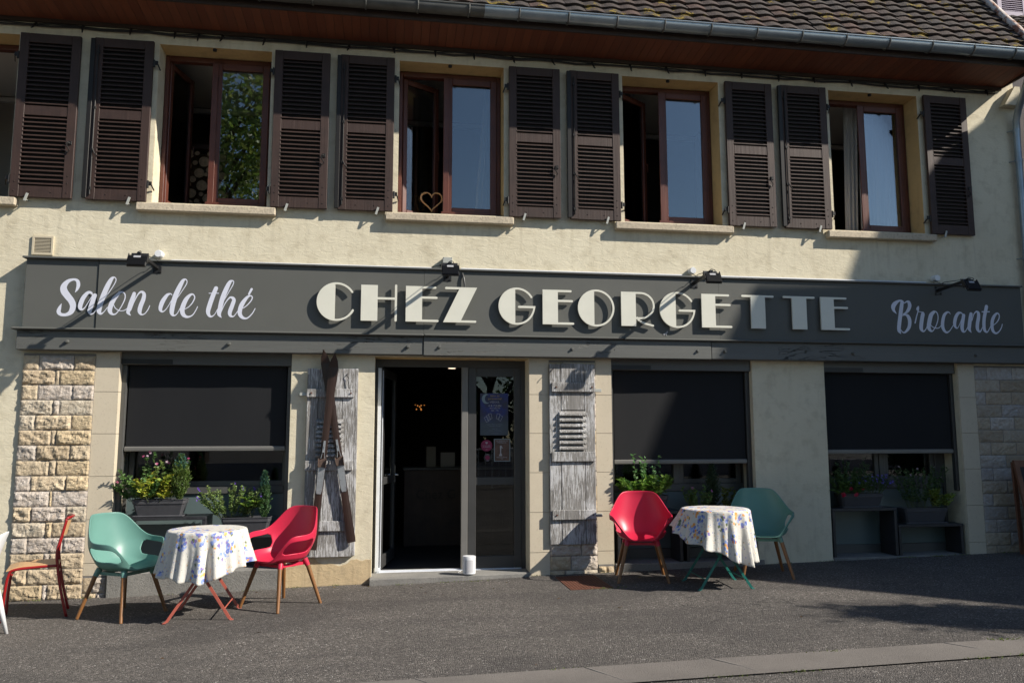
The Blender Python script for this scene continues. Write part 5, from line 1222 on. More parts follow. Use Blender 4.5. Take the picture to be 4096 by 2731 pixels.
def bistro_table(lab, mat, cx, cy, ztop, rz):
    t = thing('bistro_table', lab, 'table', (cx, cy, gz(cx)), rz); zt = ztop-gz(cx)-.006; r = .325
    m = MB(); m.lathe([(r-.012, -.014), (r, -.010), (r, -.002), (r-.006, 0)], (0, 0, zt), 48); m.build('table_top', mat, t, local=True)
    for sy in (-1, 1):
        y = sy*.25
        for sx in (-1, 1):
            m = MB(); y2 = y-sx*sy*.011
            m.bar((sx*.255, y2, .012), (-sx*.20, y2*.92, zt-.03), .008, .024, up=(0, 0, 1)); m.loft([[(sx*.255-.012, y2-.006, .018), (sx*.255+.012, y2-.006, .018), (sx*.255+.012, y2+.006, .018), (sx*.255-.012, y2+.006, .018)], [(sx*.275-.016, y2-.010, 0), (sx*.275+.016, y2-.010, 0), (sx*.275+.016, y2+.010, 0), (sx*.275-.016, y2+.010, 0)]])
            m.build('leg', mat, t, local=True)
    for sx in (-1, 1):
        m = MB(); m.tube([(sx*.20, -.25, .095), (sx*.20, .25, .095)], .006, 8); m.build('crossbar', mat, t, local=True)
        m = MB(); m.bar((sx*.18, -.24, zt-.028), (sx*.18, .24, zt-.028), .02, .012); m.build('crossbar', mat, t, local=True)
    return t
bistro_table('small folding table with coral red steel legs between teal and red chairs', 'salmon_steel', -1.585, -1.17, .69, R(2))
bistro_table('small folding table with green steel legs at the edge of the shade', 'green_steel', 3.255, -1.03, .785, R(-4))

def tablecloth(lab, cx, cy, z, Lf, flare, seed):
    rg = random.Random(seed); NT, N1, N2 = 220, 6, 26; r0 = .332; m = MB(); uv = []
    ph = [rg.uniform(0, 6.28) for _ in range(6)]
    def fold(a): return .55*math.sin(12*a+ph[0]+.9*math.sin(2*a+ph[1]))+.38*math.sin(17*a+ph[2]+.9*math.sin(3*a+ph[4]))+.2*math.sin(27*a+ph[3])
    m.v.append((cx, cy, z+.004)); uv.append((0, 0)); rows = []
    for j in range(1, N1+N2+1):
        row = []
        for k in range(NT):
            a = 2*math.pi*k/NT; L = Lf(a)
            if j <= N1: r = (r0-.010)*j/N1; zz = z+.004+.0006*math.sin(9*a+j); s = r
            else:
                t = (j-N1)/N2; s0 = L*t; s = r0+s0; q = min(1, s0/.022)
                f = fold(a); sharp = (abs(f)**.85)*(1 if f > 0 else -1)
                r = r0-.010+.013*math.sin(q*math.pi/2)+flare(a)*t**1.2+sharp*.044*(t**.75)*min(1.2, L/.34)
                zz = z+.004-.013*(1-math.cos(q*math.pi/2))-max(0, s0-.018)*(1-.05*t)+.004*math.sin(11*a+ph[5])*t
            row.append(len(m.v)); m.v.append((cx+r*math.cos(a), cy+r*math.sin(a), zz)); uv.append((s*math.cos(a)+seed, s*math.sin(a)))
        rows.append(row)
    for k in range(NT): m.f.append((0, rows[0][k], rows[0][(k+1) % NT]))
    for j in range(len(rows)-1):
        for k in range(NT): m.f.append((rows[j][k], rows[j+1][k], rows[j+1][(k+1) % NT], rows[j][(k+1) % NT]))
    m.mi = [0]*len(m.f); m.col = [(1, 1, 1)]*len(m.f)
    o = m.build('tablecloth', 'cloth', smooth=True, uv=uv); tag(o, lab, 'tablecloth', 'floral tablecloths')
    so = o.modifiers.new('solid', 'SOLIDIFY'); so.thickness = .0015; so.offset = 0
    return o
tablecloth('white tablecloth with blue and orange flowers on the table with coral legs', -1.585, -1.17, .69, lambda a: .325+.105*math.cos(a-R(-108))+.018*math.sin(4*a+1)+.010*math.sin(12*a), lambda a: .050+.02*(1-math.cos(a-R(-125)))/2, 3)
tablecloth('white floral tablecloth hanging lower on its right side, on the table with green legs', 3.255, -1.03, .785, lambda a: .385+.17*math.cos(a-R(-35))+.015*math.sin(4*a)+.010*math.sin(11*a), lambda a: .035+.075*(1-math.cos(a-R(-35)))/2, 8)

# red school chair
t = thing('school_chair', 'red steel tube school chair with plywood seat by the left stone pier', 'chair', (-3.13, -.78, gz(-3.13)), R(-72))
for sx in (-1, 1):
    m = MB(); x = sx*.185
    pts = catmull([(x, -.235, 0), (x, -.225, .25), (x, -.205, .40), (x, -.16, .44), (x, 0, .452), (x, .16, .455)], 5); m.tube(pts, .0125, 10)
    pts = catmull([(x*1.02, .26, 0), (x*1.0, .20, .25), (x*.98, .165, .455), (x*.96, .155, .58), (x*.94, .19, .74), (x*.93, .215, .86)], 5); m.tube(pts, .0125, 10)
    m.build('side_frame', 'red_steel', t, smooth=True, local=True)
m = MB(); m.tube([(-.172, .215, .855), (-.172, .22, .868), (-.12, .245, .872), (0, .265, .874), (.12, .245, .872), (.172, .22, .868), (.172, .215, .855)], .0125, 10); m.build('top_tube', 'red_steel', t, smooth=True, local=True)
m = MB(); m.tube([(-.185, .17, .38), (.185, .17, .38)], .009, 8); m.tube([(-.185, -.18, .40), (.185, -.18, .40)], .009, 8); m.build('stretcher', 'red_steel', t, local=True)
m = MB(); n = 10; rings = []
for i in range(n+1):
    u = i/n; y = -.225+.40*u; z = .462+.010*math.sin(u*3.1)-.03*max(0, .25-u)**1.2*4 ; rings.append([(-.19, y, z), (.19, y, z), (.19, y, z-.010), (-.19, y, z-.010)])
m.loft(rings); m.build('seat', 'plywood', t, local=True)
m = MB(); rings = []
for i in range(9):
    u = -1+2*i/8; x = u*.165; y = .195+.035*(1-u*u); rings.append([(x, y-.02, .715), (x, y+.012, .855), (x, y+.021, .853), (x, y-.011, .713)])
m.loft(rings); m.build('backrest', 'plywood', t, local=True)

# white plastic chair at the left border
t = thing('plastic_chair', 'white plastic chair cut off by the left edge of the photo', 'chair', (-3.30, -1.72, gz(-3.3)), R(-82))
m = MB(); NU, NVv = 24, 16
for j in range(NVv+1):
    v = j/NVv
    for i in range(NU+1):
        u = -1+2*i/NU
        if v < .5: s = v*2; y = -.21+.36*s; z = .455-.02*math.sin(s*math.pi)+.03*u*u*s; x = u*(.215+.01*s)
        else: s = (v-.5)*2; y = .15+.13*s-.10*u*u*s**.5*.9; z = .455+.395*s-.06*u*u*s+.03*u*u*(1-s); x = u*(.225-.015*s)
        m.v.append((x, y, z))
for j in range(NVv):
    for i in range(NU): p = j*(NU+1)+i; m.f.append((p, p+1, p+NU+2, p+NU+1)); m.mi.append(0); m.col.append((1, 1, 1))
s = m.build('seat_shell', 'white', t, smooth=True, local=True); so = s.modifiers.new('solid', 'SOLIDIFY'); so.thickness = .012; su = s.modifiers.new('sub', 'SUBSURF'); su.render_levels = 2
for sx in (-1, 1):
    for a, b in (((-.20), (-.245)), ((.15), (.27))): m = MB(); m.tube([(sx*.19, a, .45), (sx*.205, (a*.6+b*.4), .28), (sx*.225, b, .0)], [.034, .028, .013], 14); m.build('leg', 'white', t, smooth=True, local=True)

# speaker
t = thing('speaker', 'small white cylindrical loudspeaker on the door step', 'speaker', (.872, -.045, .042)); c = (.872, -.045, .042)
def oval(prof, n=40): return [[(c[0]+r*.071*math.cos(6.2832*j/n), c[1]+r*.060*math.sin(6.2832*j/n), c[2]+z) for j in range(n)] for r, z in prof]
m = MB(); m.loft(oval([(.72, 0), (.80, .004), (.80, .012)])); m.build('foot', 'greybox', t)
m = MB(); m.loft(oval([(.94, .012), (1, .018), (1, .165), (1, .190), (.97, .197), (.93, .199)])); m.build('housing', 'white', t, smooth=True, auto=30)
m = MB(); n = 40
for j in range(24, 40): pass
g = [[(c[0]+.0716*math.cos(a), c[1]+.0606*math.sin(a), c[2]+z) for a in [R(x) for x in range(232, 316, 6)]] for z in (.03, .16)]; m.loft(g, False, False, closed=False)
m.build('grille', plain('speaker_grille', (.52, .52, .54), .6, bmp=.002, bscale=400), t, smooth=True)
m = MB(); m.disc_y(.829, c[1]-.0485, c[1]-.040, .072, .0045, 8); m.build('port', 'black', t)
m = MB(); m.tube([(.80, -.02, .05), (.76, .02, .05), (.77, .09, .05), (.80, .13, .055)], .0025, 6); m.build('power_cable', 'white', t)
# manhole cover
t = thing('manhole_cover', 'rusty chequer plate cover in the pavement below the weathered shutter', 'manhole cover', (2.0, -.53, gz(2)))
m = MB(); z0 = gz(1.79); z1 = gz(2.22)
m.loft([[(1.79, -.90, z0-.02), (2.22, -.90, z1-.02), (2.22, -.16, z1-.02), (1.79, -.16, z0-.02)], [(1.79, -.90, z0+.005), (2.22, -.90, z1+.005), (2.22, -.16, z1+.005), (1.79, -.16, z0+.005)]]); m.build('plate', 'rust', t)
m = MB(); a = 0
for i in range(13):
    for j in range(22):
        x, y = 1.815+i*.0318, -.875+j*.033; d = .011; q = 1 if (i+j) % 2 else -1
        m.bar((x-d*.7, y-d*q*.7, gz(x)+.0055), (x+d*.7, y+d*q*.7, gz(x)+.0055), .006, .004)
m.build('tread_pattern', 'rust', t)
# chalkboard
t = thing('chalkboard_sign', 'wooden framed black chalkboard standing at the right stone pier, cut off by the photo edge', 'chalkboard', (7.4, -.5, .12))
def cb(u, v, w): return (7.36+u*.60-.17*v, -.40-.04*(1-v)-u*.05+w, .125+v*1.10)
m = MB()
for (a, b, c_, d) in ((0, .09, 0, 1), (.91, 1, 0, 1), (.09, .91, .93, 1), (.09, .91, .10, .16)):
    m.add([cb(a, c_, 0), cb(b, c_, 0), cb(b, d, 0), cb(a, d, 0), cb(a, c_, .03), cb(b, c_, .03), cb(b, d, .03), cb(a, d, .03)], [(0, 1, 2, 3), (4, 7, 6, 5), (0, 4, 5, 1), (1, 5, 6, 2), (2, 6, 7, 3), (3, 7, 4, 0)])
m.build('frame', 'board_frame', t)
m = MB(); m.add([cb(.09, .16, .012), cb(.91, .16, .012), cb(.91, .93, .012), cb(.09, .93, .012)], [(0, 1, 2, 3)]); m.build('board', 'board_black', t)
m = MB()
for u in (0, .93): m.loft([[cb(u, .98, .035), cb(u+.07, .98, .035), cb(u+.07, .98, .06), cb(u, .98, .06)], [(cb(u, 0, 0)[0], -.22, .13), (cb(u+.07, 0, 0)[0], -.22, .13), (cb(u+.07, 0, 0)[0], -.19, .13), (cb(u, 0, 0)[0], -.19, .13)]])
m.build('rear_leg', 'board_frame', t)

# ================================================================== BENCHES AND PLANTERS
def bench(lab, x0, x1, y0, y1, zt, zb, left=True, right=True):
    t = thing('plank_bench', lab, 'bench', ((x0+x1)/2, (y0+y1)/2, zb), group='black plank benches under the shop windows')
    m = MB(); m.bbox(x0, x1, y0, y1, zt-.034, zt, .003); m.build('bench_top', 'bench', t)
    if right: m = MB(); m.bbox(x1-.038, x1-.002, y0+.004, y1, zb, zt-.035, .003); m.build('leg', 'bench', t)
    if left: m = MB(); m.bbox(x0+.002, x0+.036, y0+.004, y1, zb, zt-.035, .003); m.build('leg', 'bench', t)
bench('taller black bench in the left shop window with the variegated plants on it', -2.755, -1.84, -.055, .28, .70, .152)
bench('lower black bench in the left shop window behind the raspberry chair', -1.80, -1.07, -.05, .27, .51, .152)
bench('black bench behind the raspberry chair in the middle shop window', 2.53, 3.29, -.02, .29, .675, .112)
bench('black bench behind the floral table in the middle shop window', 3.33, 4.08, -.02, .29, .47, .112)
bench('taller black bench in the shaded right shop window', 5.125, 5.95, .01, .31, .668, .112)
bench('lower black bench in the shaded right shop window', 5.97, 6.82, .03, .31, .468, .112)
def planter(lab, x0, x1, yc, zb, h=.165, w=.20):
    t = thing('planter_box', lab, 'planter', ((x0+x1)/2, yc, zb), group='dark rectangular planter boxes'); L = x1-x0; cx = (x0+x1)/2
    m = MB(); m.bbox(cx-L/2+.02, cx+L/2-.02, yc-w/2+.012, yc+w/2-.012, zb+.001, zb+.016, .004); m.build('saucer', 'pot', t)
    def ring(i, z): a, b = L/2-i, w/2-i; e = .02; return [(cx+sx*(a-(e if k else 0)), yc+sy*(b-(0 if k else e)), z) for sx, sy, k in ((-1, -1, 0), (-1, -1, 1), (1, -1, 1), (1, -1, 0), (1, 1, 0), (1, 1, 1), (-1, 1, 1), (-1, 1, 0))]
    m = MB(); m.loft([ring(.045, zb+.016), ring(.040, zb+.03), ring(.016, zb+h-.045), ring(.010, zb+h-.043), ring(.006, zb+h-.006), ring(0, zb+h-.004), ring(0, zb+h+.002), ring(.010, zb+h+.002), ring(.014, zb+h-.03)], True, False); m.build('pot', 'pot', t, auto=30)
    m = MB(); m.add(ring(.0145, zb+h-.026), [tuple(range(8))]); m.build('soil', 'soil', t)
    return t
planter('planter box on the taller bench of the left window holding the yellow green shrub', -2.575, -2.045, .03, .70, .175)
planter('planter box on the lower bench of the left window holding the purple flowers', -1.70, -1.20, .04, .51, .17)
planter('planter box behind the raspberry chair in the middle window', 2.60, 3.135, .06, .675, .170)
planter('planter box behind the floral table in the middle window', 3.38, 3.93, .08, .47, .17)
planter('planter box with red flowers in the shaded right window', 5.26, 5.815, .12, .668, .165)
planter('planter box on the lower bench in the shaded right window', 6.08, 6.66, .14, .468, .185)

def hsv(c, rg, s=.25): k = 1+rg.uniform(-s, s); return tuple(max(0, x*k*(1+rg.uniform(-.12, .12))) for x in c)
class Plant:
    def __init__(s, seed): s.rg = random.Random(seed); s.l = MB(); s.s = MB(); s.fl = MB(); s.fls = []
    def leaf(s, p, d, L, W, col, edge=None):
        rg = s.rg; d = Vector(d).normalized(); up = Vector((rg.uniform(-1, 1), rg.uniform(-1, 1), rg.uniform(.2, 1.2))); sd = d.cross(up)
        if sd.length < .01: sd = Vector((1, 0, 0))
        sd.normalize(); n = sd.cross(d); p = Vector(p); t = hsv(col, rg)
        mid = p+d*L*.5-n*W*.12; tip = p+d*L-n*L*.10
        a, b, c_, e = p+d*L*.28+sd*W*.42+n*W*.1, p+d*L*.66+sd*W*.40+n*W*.08, p+d*L*.28-sd*W*.42+n*W*.1, p+d*L*.66-sd*W*.40+n*W*.08
        if edge:
            te = hsv(edge, rg)
            i = lambda q, m_: m_+(q-m_)*.55
            m1 = p+d*L*.28; m2 = p+d*L*.66
            s.l.add([tuple(x) for x in (p, a, b, tip, e, c_, i(a, m1), i(b, m2), i(e, m2), i(c_, m1), p+d*L*.88)], [(0, 1, 6), (1, 2, 7, 6), (2, 3, 10, 7), (3, 4, 8, 10), (4, 5, 9, 8), (5, 0, 9)], tint=te)
            s.l.add([tuple(x) for x in (p, i(a, m1), i(b, m2), p+d*L*.88, i(e, m2), i(c_, m1))], [(0, 1, 2, 3, 4, 5)], tint=t)
        else: s.l.add([tuple(x) for x in (p, a, b, tip, e, c_, mid)], [(0, 1, 6), (1, 2, 6), (2, 3, 6), (3, 4, 6), (4, 5, 6), (5, 0, 6)], tint=t)
    def stem(s, p0, d, L, bend, r=.0022, n=7):
        rg = s.rg; p = Vector(p0); d = Vector(d).normalized(); pts = [p.copy()]; b = Vector((rg.uniform(-1, 1), rg.uniform(-1, 1), rg.uniform(-.4, .4)))*bend
        for i in range(n): d = (d+b/n+Vector((rg.uniform(-1, 1), rg.uniform(-1, 1), 0))*.06).normalized(); p = p+d*L/n; pts.append(p.copy())
        s.s.tube([tuple(q) for q in pts], [r*(1-.6*i/n) for i in range(n+1)], 5); return pts
    def leafy(s, pts, per, L, W, col, start=.2, out=1.0, edge=None):
        rg = s.rg; n = len(pts)-1
        for i in range(int(n*per)):
            u = start*n+(n-start*n)*rg.random(); k = min(n-1, int(u)); p = pts[k].lerp(pts[k+1], u-k); t = (pts[k+1]-pts[k]).normalized()
            a = rg.uniform(0, 6.28); o = Vector((math.cos(a), math.sin(a), 0)); d = t*rg.uniform(.15, .6)+o*out+Vector((0, 0, rg.uniform(-.2, .5)))
            s.leaf(p, d, L*rg.uniform(.6, 1.15), W*rg.uniform(.7, 1.1), col, edge)
    def flower(s, p, r, col, petals=5, cen=(.5, .4, .1)):
        k0 = MB(); s.fls.append(k0)
        rg = s.rg; n = Vector((rg.uniform(-.5, .5), rg.uniform(-1, -.2), rg.uniform(.1, 1))).normalized(); a = n.orthogonal().normalized(); b = n.cross(a); p = Vector(p)
        for k in range(petals):
            t0 = 6.2832*k/petals; q = lambda an, rr, h: tuple(p+(a*math.cos(an)+b*math.sin(an))*rr+n*h)
            tt = hsv(col, rg, .15)
            for w_ in (s.fl, k0): w_.add([tuple(p), q(t0-.5, r*.65, r*.1), q(t0-.25, r, r*.22), q(t0+.25, r, r*.22), q(t0+.5, r*.65, r*.1)], [(0, 1, 2, 3, 4)], tint=tt)
    def done(s, name, lab, loc, cat='plant', grp='plants in the window planters'):
        t = thing(name, lab, cat, loc, group=grp)
        if s.s.v: s.s.build('stems', 'stem', t)
        s.l.build('foliage', 'leaf', t)
        if 0 < len(s.fls) <= 60:
            for k in s.fls: k.build('flower', 'leaf', t)
        elif s.fl.v: s.fl.build('flowers', 'leaf', t)
        return t
def bush(P, x0, x1, y, z, n, h, spread, L, W, col, per=5, bend=.35, edge=None, hv=.3):
    rg = P.rg; tips = []
    for i in range(n):
        x = rg.uniform(x0, x1); dx = (x-(x0+x1)/2)/max(.01, (x1-x0)/2)
        pts = P.stem((x, y+rg.uniform(-.05, .05), z), (dx*spread+rg.uniform(-.2, .2), rg.uniform(-.35, .2), 1), h*rg.uniform(1-hv, 1+hv*.4), bend)
        P.leafy(pts, per, L, W, col, edge=edge); tips.append(pts[-1])
    return tips
def conifer(P, x, y, z, h, r, col, n=60, tip=(.06, .16, .13)):
    rg = P.rg
    for i in range(n):
        u = (i+.5)/n; a = i*2.4; zz = z+h*u*.93; rr = r*(math.sin(min(1, u*2.2+.35)*1.5708)*(1-u**1.5)+.07); p0 = Vector((x, y, zz-.02)); d = Vector((math.cos(a), math.sin(a), 1.5+u))
        pts = P.stem(p0, d, rr*2.4+.02, .1, .0015, 4)
        for q in range(34):
            t = rg.random(); k = min(3, int(t*4)); p = pts[k].lerp(pts[k+1], t*4-k); b = rg.uniform(0, 6.28)
            P.leaf(p, (math.cos(b)*.8, math.sin(b)*.8, rg.uniform(.3, 1.4)), .028, .0095, tip if u > .55 and rg.random() < .6 else col)
G1 = (.10, .19, .045); G2 = (.055, .12, .03); G3 = (.16, .23, .06); YG = (.40, .42, .05)
# left window, first planter
P = Plant(1); tips = bush(P, -2.62, -2.44, .0, .85, 20, .27, 1.1, .042, .024, (.14, .26, .08), 9); tips += bush(P, -2.56, -2.45, .0, .85, 6, .36, .6, .034, .017, G1, 7)
for t in tips[::9]: P.flower(t, .016, (.62, .14, .26), 5)
P.done('geranium', 'small leaved plant with pink and white flowers at the left end of the taller planter', (-2.52, .0, .87))
P = Plant(2); tips = bush(P, -2.44, -2.22, -.02, .85, 12, .28, .5, .072, .040, (.20, .30, .05), 5, .25, edge=(.50, .50, .06))
P.done('variegated_shrub', 'bright yellow edged variegated shrub in the middle of the planter', (-2.33, .02, .87))
P = Plant(3); t1 = bush(P, -2.34, -2.26, .03, .87, 3, .36, .1, .036, .022, G3, 8, .15); t2 = bush(P, -2.34, -2.16, .12, .87, 5, .45, .3, .036, .024, G2, 6, .15)
for t in t2+t1[:1]:
    for k in range(2): P.flower(t+Vector((P.rg.uniform(-.03, .03), P.rg.uniform(-.03, 0), P.rg.uniform(-.01, .03))), .014, (.60, .12, .26) if k else (.6, .45, .5), 5)
P.done('geranium', 'tall dark leaved flowering stems rising behind the variegated shrub', (-2.2, .08, .87))
P = Plant(4); conifer(P, -2.115, -.04, .86, .49, .080, (.10, .16, .03), 170); P.done('dwarf_conifer', 'wide upright dwarf conifer at the right end of the taller planter', (-2.145, .02, .87))
# second planter
P = Plant(5); tips = bush(P, -1.72, -1.47, .03, .66, 36, .34, .9, .032, .017, (.20, .28, .09), 10, .35)
for t in tips[::6]:
    for k in range(3): P.flower(t+Vector((P.rg.uniform(-.012, .012), 0, k*.016)), .011, (.16, .05, .55), 4)
P.done('salvia', 'airy shrub with purple flowers and thin stems', (-1.58, .02, .67))
P = Plant(6)
for i in range(7):
    pts = P.stem((-1.42+P.rg.uniform(-.04, .04), .0, .66), (P.rg.uniform(-.5, .5), -.3, 1), P.rg.uniform(.12, .24), .2); 
    for k in range(9): a = k*2.4; P.leaf(pts[-1], (math.cos(a), math.sin(a)*.9-.1, .45), .085, .026, (.17, .27, .045))
P.done('skimmia', 'low shrub with rosettes of long glossy leaves beside the slim conifer', (-1.42, 0, .67))
P = Plant(7); conifer(P, -1.275, -.02, .66, .52, .056, (.06, .13, .045), 110, (.05, .13, .11)); P.done('dwarf_conifer', 'slim column conifer at the right end of the lower planter', (-1.285, .03, .67))
# middle window
P = Plant(8); bush(P, 2.60, 3.08, .0, .83, 32, .22, .7, .062, .038, (.16, .28, .05), 8, .3, hv=.4); bush(P, 2.78, 2.86, .02, .85, 4, .42, .2, .040, .034, (.13, .27, .09), 6, .15); bush(P, 3.02, 3.10, .0, .85, 2, .46, .2, .045, .034, (.12, .25, .10), 4, .1)
P.done('mixed_shrub', 'bright green leafy shrub with two tall sprigs behind the raspberry chair', (2.85, .02, .84))
P = Plant(9); tips = bush(P, 3.40, 3.56, -.04, .62, 14, .33, .4, .038, .022, (.13, .22, .06), 8, .3)
for t in tips[::4]: P.flower(t, .019, (.70, .16, .50), 5)
P.done('periwinkle', 'plant with small pink flowers catching sun left of the dark conifer', (3.48, -.04, .63))
P = Plant(10); conifer(P, 3.70, .10, .62, .60, .085, (.045, .075, .03), 100, (.04, .075, .045)); bush(P, 3.80, 3.92, .04, .62, 8, .30, .3, .05, .02, (.14, .16, .03), 6)
P.done('dwarf_conifer', 'dark feathery conifer behind the floral table', (3.70, .10, .63))
# right window
P = Plant(11); tips = bush(P, 5.24, 5.60, .08, .82, 34, .30, .8, .030, .015, (.10, .17, .05), 9, .4); tips += bush(P, 5.38, 5.62, .14, .82, 12, .42, .3, .032, .020, (.10, .16, .07), 7, .2)
bush(P, 5.24, 5.50, .02, .82, 16, .20, 1.1, .030, .015, (.10, .18, .04), 8, 1.3)
for k in range(6):
    x, z = P.rg.uniform(5.24, 5.50), P.rg.uniform(.80, .93)
    for q in range(2): P.flower((x+q*.014, -.02, z+q*.01), .022, (.55, .01, .05), 5)
P.done('mixed_flowers', 'bushy green plant with red flowers spilling over the planter in the shaded window', (5.42, .08, .83))
P = Plant(12); tips = bush(P, 5.56, 5.80, .08, .82, 26, .22, .7, .020, .010, (.08, .14, .05), 7, .4)
for t in tips:
    for k in range(2): P.flower(t+Vector((P.rg.uniform(-.04, .04), P.rg.uniform(-.04, .02), P.rg.uniform(-.05, .02))), .013, (.14, .10, .60), 4)
P.done('lobelia', 'low mound of violet blue flowers at the right end of the planter', (5.70, .08, .83))
P = Plant(13); tips = bush(P, 6.20, 6.56, .12, .64, 30, .50, .35, .030, .018, (.085, .15, .05), 8, .3, hv=.25)
for t in tips[::6]: P.flower(t, .015, (.7, .55, .6), 5)
P.done('leafy_plant', 'tall airy green plant in the lower planter of the shaded window', (6.38, .12, .65))
P = Plant(14); bush(P, 6.52, 6.64, .08, .64, 7, .22, .4, .07, .022, (.22, .28, .05), 6, .3); P.done('leafy_plant', 'small yellow green plant at the right end of the lower planter', (6.58, .08, .65))
# weeds along the joints
P = Plant(20)
for x, y, n in ((.15, -.165, 7), (.62, -.155, 9), (.9, -.17, 12), (-2.2, -.08, 6), (-.9, -.02, 8), (2.15, -.93, 14), (2.3, -.9, 8), (2.45, -.06, 6), (1.2, -3.48, 5), (3.0, -3.49, 8), (3.9, -3.86, 12), (4.35, -3.48, 18), (4.45, -3.5, 12), (2.6, -3.86, 10), (2.1, -3.86, 8), (4.2, -3.86, 10), (-3.4, -.045, 10), (-2.9, -.03, 8), (-.5, -.012, 9), (-1.4, -.075, 7), (1.65, -.02, 9), (4.5, -.012, 10), (4.9, -.012, 8), (7.3, -.03, 14), (-1.2, -3.48, 5), (5.2, -3.49, 12), (6.0, -.03, 22), (6.4, -.04, 26), (6.7, -.03, 16), (5.1, -.02, 8), (3.6, -.03, 6)):
    for k in range(n*2): a = P.rg.uniform(0, 6.28); q = (x+P.rg.gauss(0, .07), y+P.rg.gauss(0, .010), gz(x)-.002); P.leaf(q, (math.cos(a), math.sin(a)*.6, 1), P.rg.uniform(.012, .030), .006, (.14, .18, .04))
gr = MB(); rg = random.Random(77)
for k in range(1500):
    x = rg.uniform(-4, 8); y = -.02-abs(rg.gauss(0, .07)) if k < 900 else rg.uniform(-3.6, -.1)
    if -.17 < x < 1.55 and y > -.16: continue
    r = rg.uniform(.002, .006) if k < 900 else rg.uniform(.002, .005); t = rg.choice([(.30, .28, .25), (.16, .14, .12), (.42, .39, .34), (.10, .08, .05)])
    gr.add([(x-r, y, gz(x)-.001), (x+r*.3, y-r, gz(x)-.001), (x+r, y+r*.5, gz(x)-.001), (x-r*.2, y+r, gz(x)-.001), (x+r*rg.uniform(-.3, .3), y, gz(x)+r*rg.uniform(.6, 1.3))], [(0, 1, 4), (1, 2, 4), (2, 3, 4), (3, 0, 4)], tint=t)
for k in range(60):        # fallen leaves
    x = rg.uniform(-4, 7.5); y = -.04-abs(rg.gauss(0, .35)) if k < 45 else rg.uniform(-3.4, -.2); a = rg.uniform(0, 6.28); L = rg.uniform(.012, .028)
    if -.17 < x < 1.55 and y > -.16: continue
    gr.add([(x, y, gz(x)+.002), (x+L*math.cos(a)-L*.3*math.sin(a), y+L*math.sin(a)+L*.3*math.cos(a), gz(x)+.008), (x+2*L*math.cos(a), y+2*L*math.sin(a), gz(x)+.003), (x+L*math.cos(a)+L*.3*math.sin(a), y+L*math.sin(a)-L*.3*math.cos(a), gz(x)+.004)], [(0, 1, 2, 3)], tint=rg.choice([(.16, .09, .03), (.10, .06, .03), (.22, .16, .05)]))
o = gr.build('grit', 'leaf'); tag(o, kind='stuff', label='loose grit and dry leaf bits on the pavement')
o = P.l.build('weeds', 'leaf'); tag(o, kind='stuff', label='small weeds and moss along the pavement joints')

# ================================================================== NEIGHBOURS, TREES (seen at the corner, in the glass and by their shadows)
nb = thing('rear_house', 'grey house behind the mossy roof with a faded violet shutter', 'house', (12, 5, 0))
m = MB(); m.box(11.6, 20, 5.0, 12, -.5, 14); m.build('wall', 'grey_render', nb)
s = MB(); s.bbox(12.20, 12.30, 4.94, 4.985, 10.05, 11.6, .004); s.bbox(12.78, 12.88, 4.94, 4.985, 10.05, 11.6, .004); s.bbox(12.30, 12.78, 4.945, 4.98, 10.05, 10.17, .004); s.bbox(12.30, 12.78, 4.945, 4.98, 11.5, 11.6, .004)
sh = s.build('shutter', 'violet_shutter', nb)
s = MB()
for i in range(30): z = 10.19+i*.044; s.add([(12.30, 4.945, z-.012), (12.78, 4.945, z-.012), (12.78, 4.975, z+.016), (12.30, 4.975, z+.016), (12.30, 4.945, z-.004), (12.78, 4.945, z-.004), (12.78, 4.975, z+.024), (12.30, 4.975, z+.024)], [(0, 1, 5, 4), (4, 5, 6, 7), (0, 3, 2, 1)])
s.box(12.3, 12.78, 4.98, 4.984, 10.1, 11.5); s.build('louvres', 'violet_shutter', sh)
m = MB(); m.tube([(12.2, 4.93, 10.45), (12.15, 4.99, 10.45)], .018, 8); m.build('hinge', 'iron', sh)
mt = roof_tiles(12.0, 16, 10, .212, .15, (3.95, 8.95), R(48), 'tile', 9); lr = mt.build('lean_to_roof', 'tile', nb, smooth=True, auto=35)
m = MB(); m.box(12.0, 16, 4.1, 5.0, -.5, 8.9); m.build('lean_to_wall', 'grey_render', nb)

# added unseen house: its roof outline is shaped to shade the right front
X0, X1 = 13.0, 21.0
def shade_pt(u, w): t = X0-u; return (-.48*t, w+.79*t)
prof = [shade_pt(u, w) for u, w in ((8.6, 6.25), (7.88, 5.80), (7.2, 5.30), (6.7, 4.93), (5.93, 4.02), (5.63, 3.80), (5.45, 3.38), (5.36, 3.14), (4.9, 3.11), (3.955, 3.07), (3.738, 2.714), (3.466, 2.19), (1.96, -1.285), (-.046, -4.15), (-.3, -4.6))]
side = thing('unseen_shade_house', 'unseen house added on the right, its outline shaped to cast the large shade', 'house', (17, 0, 0))
top = [(5.6, prof[0][1]+.3)]+prof
def ext(pts, x0, x1, m, mi=0):
    n = len(pts); m.add([(x0, p[0], p[1]) for p in pts]+[(x1, p[0], p[1]) for p in pts], [tuple(range(n)), tuple(range(2*n-1, n-1, -1))]+[(i, i+n, (i+1) % n+n, (i+1) % n) for i in range(n)], mi=mi)
m = MB(); ext(top+[(prof[-1][0], -.5), (5.6, -.5)], X0, X1, m); m.build('wall', 'grey_render', side)
m = MB()
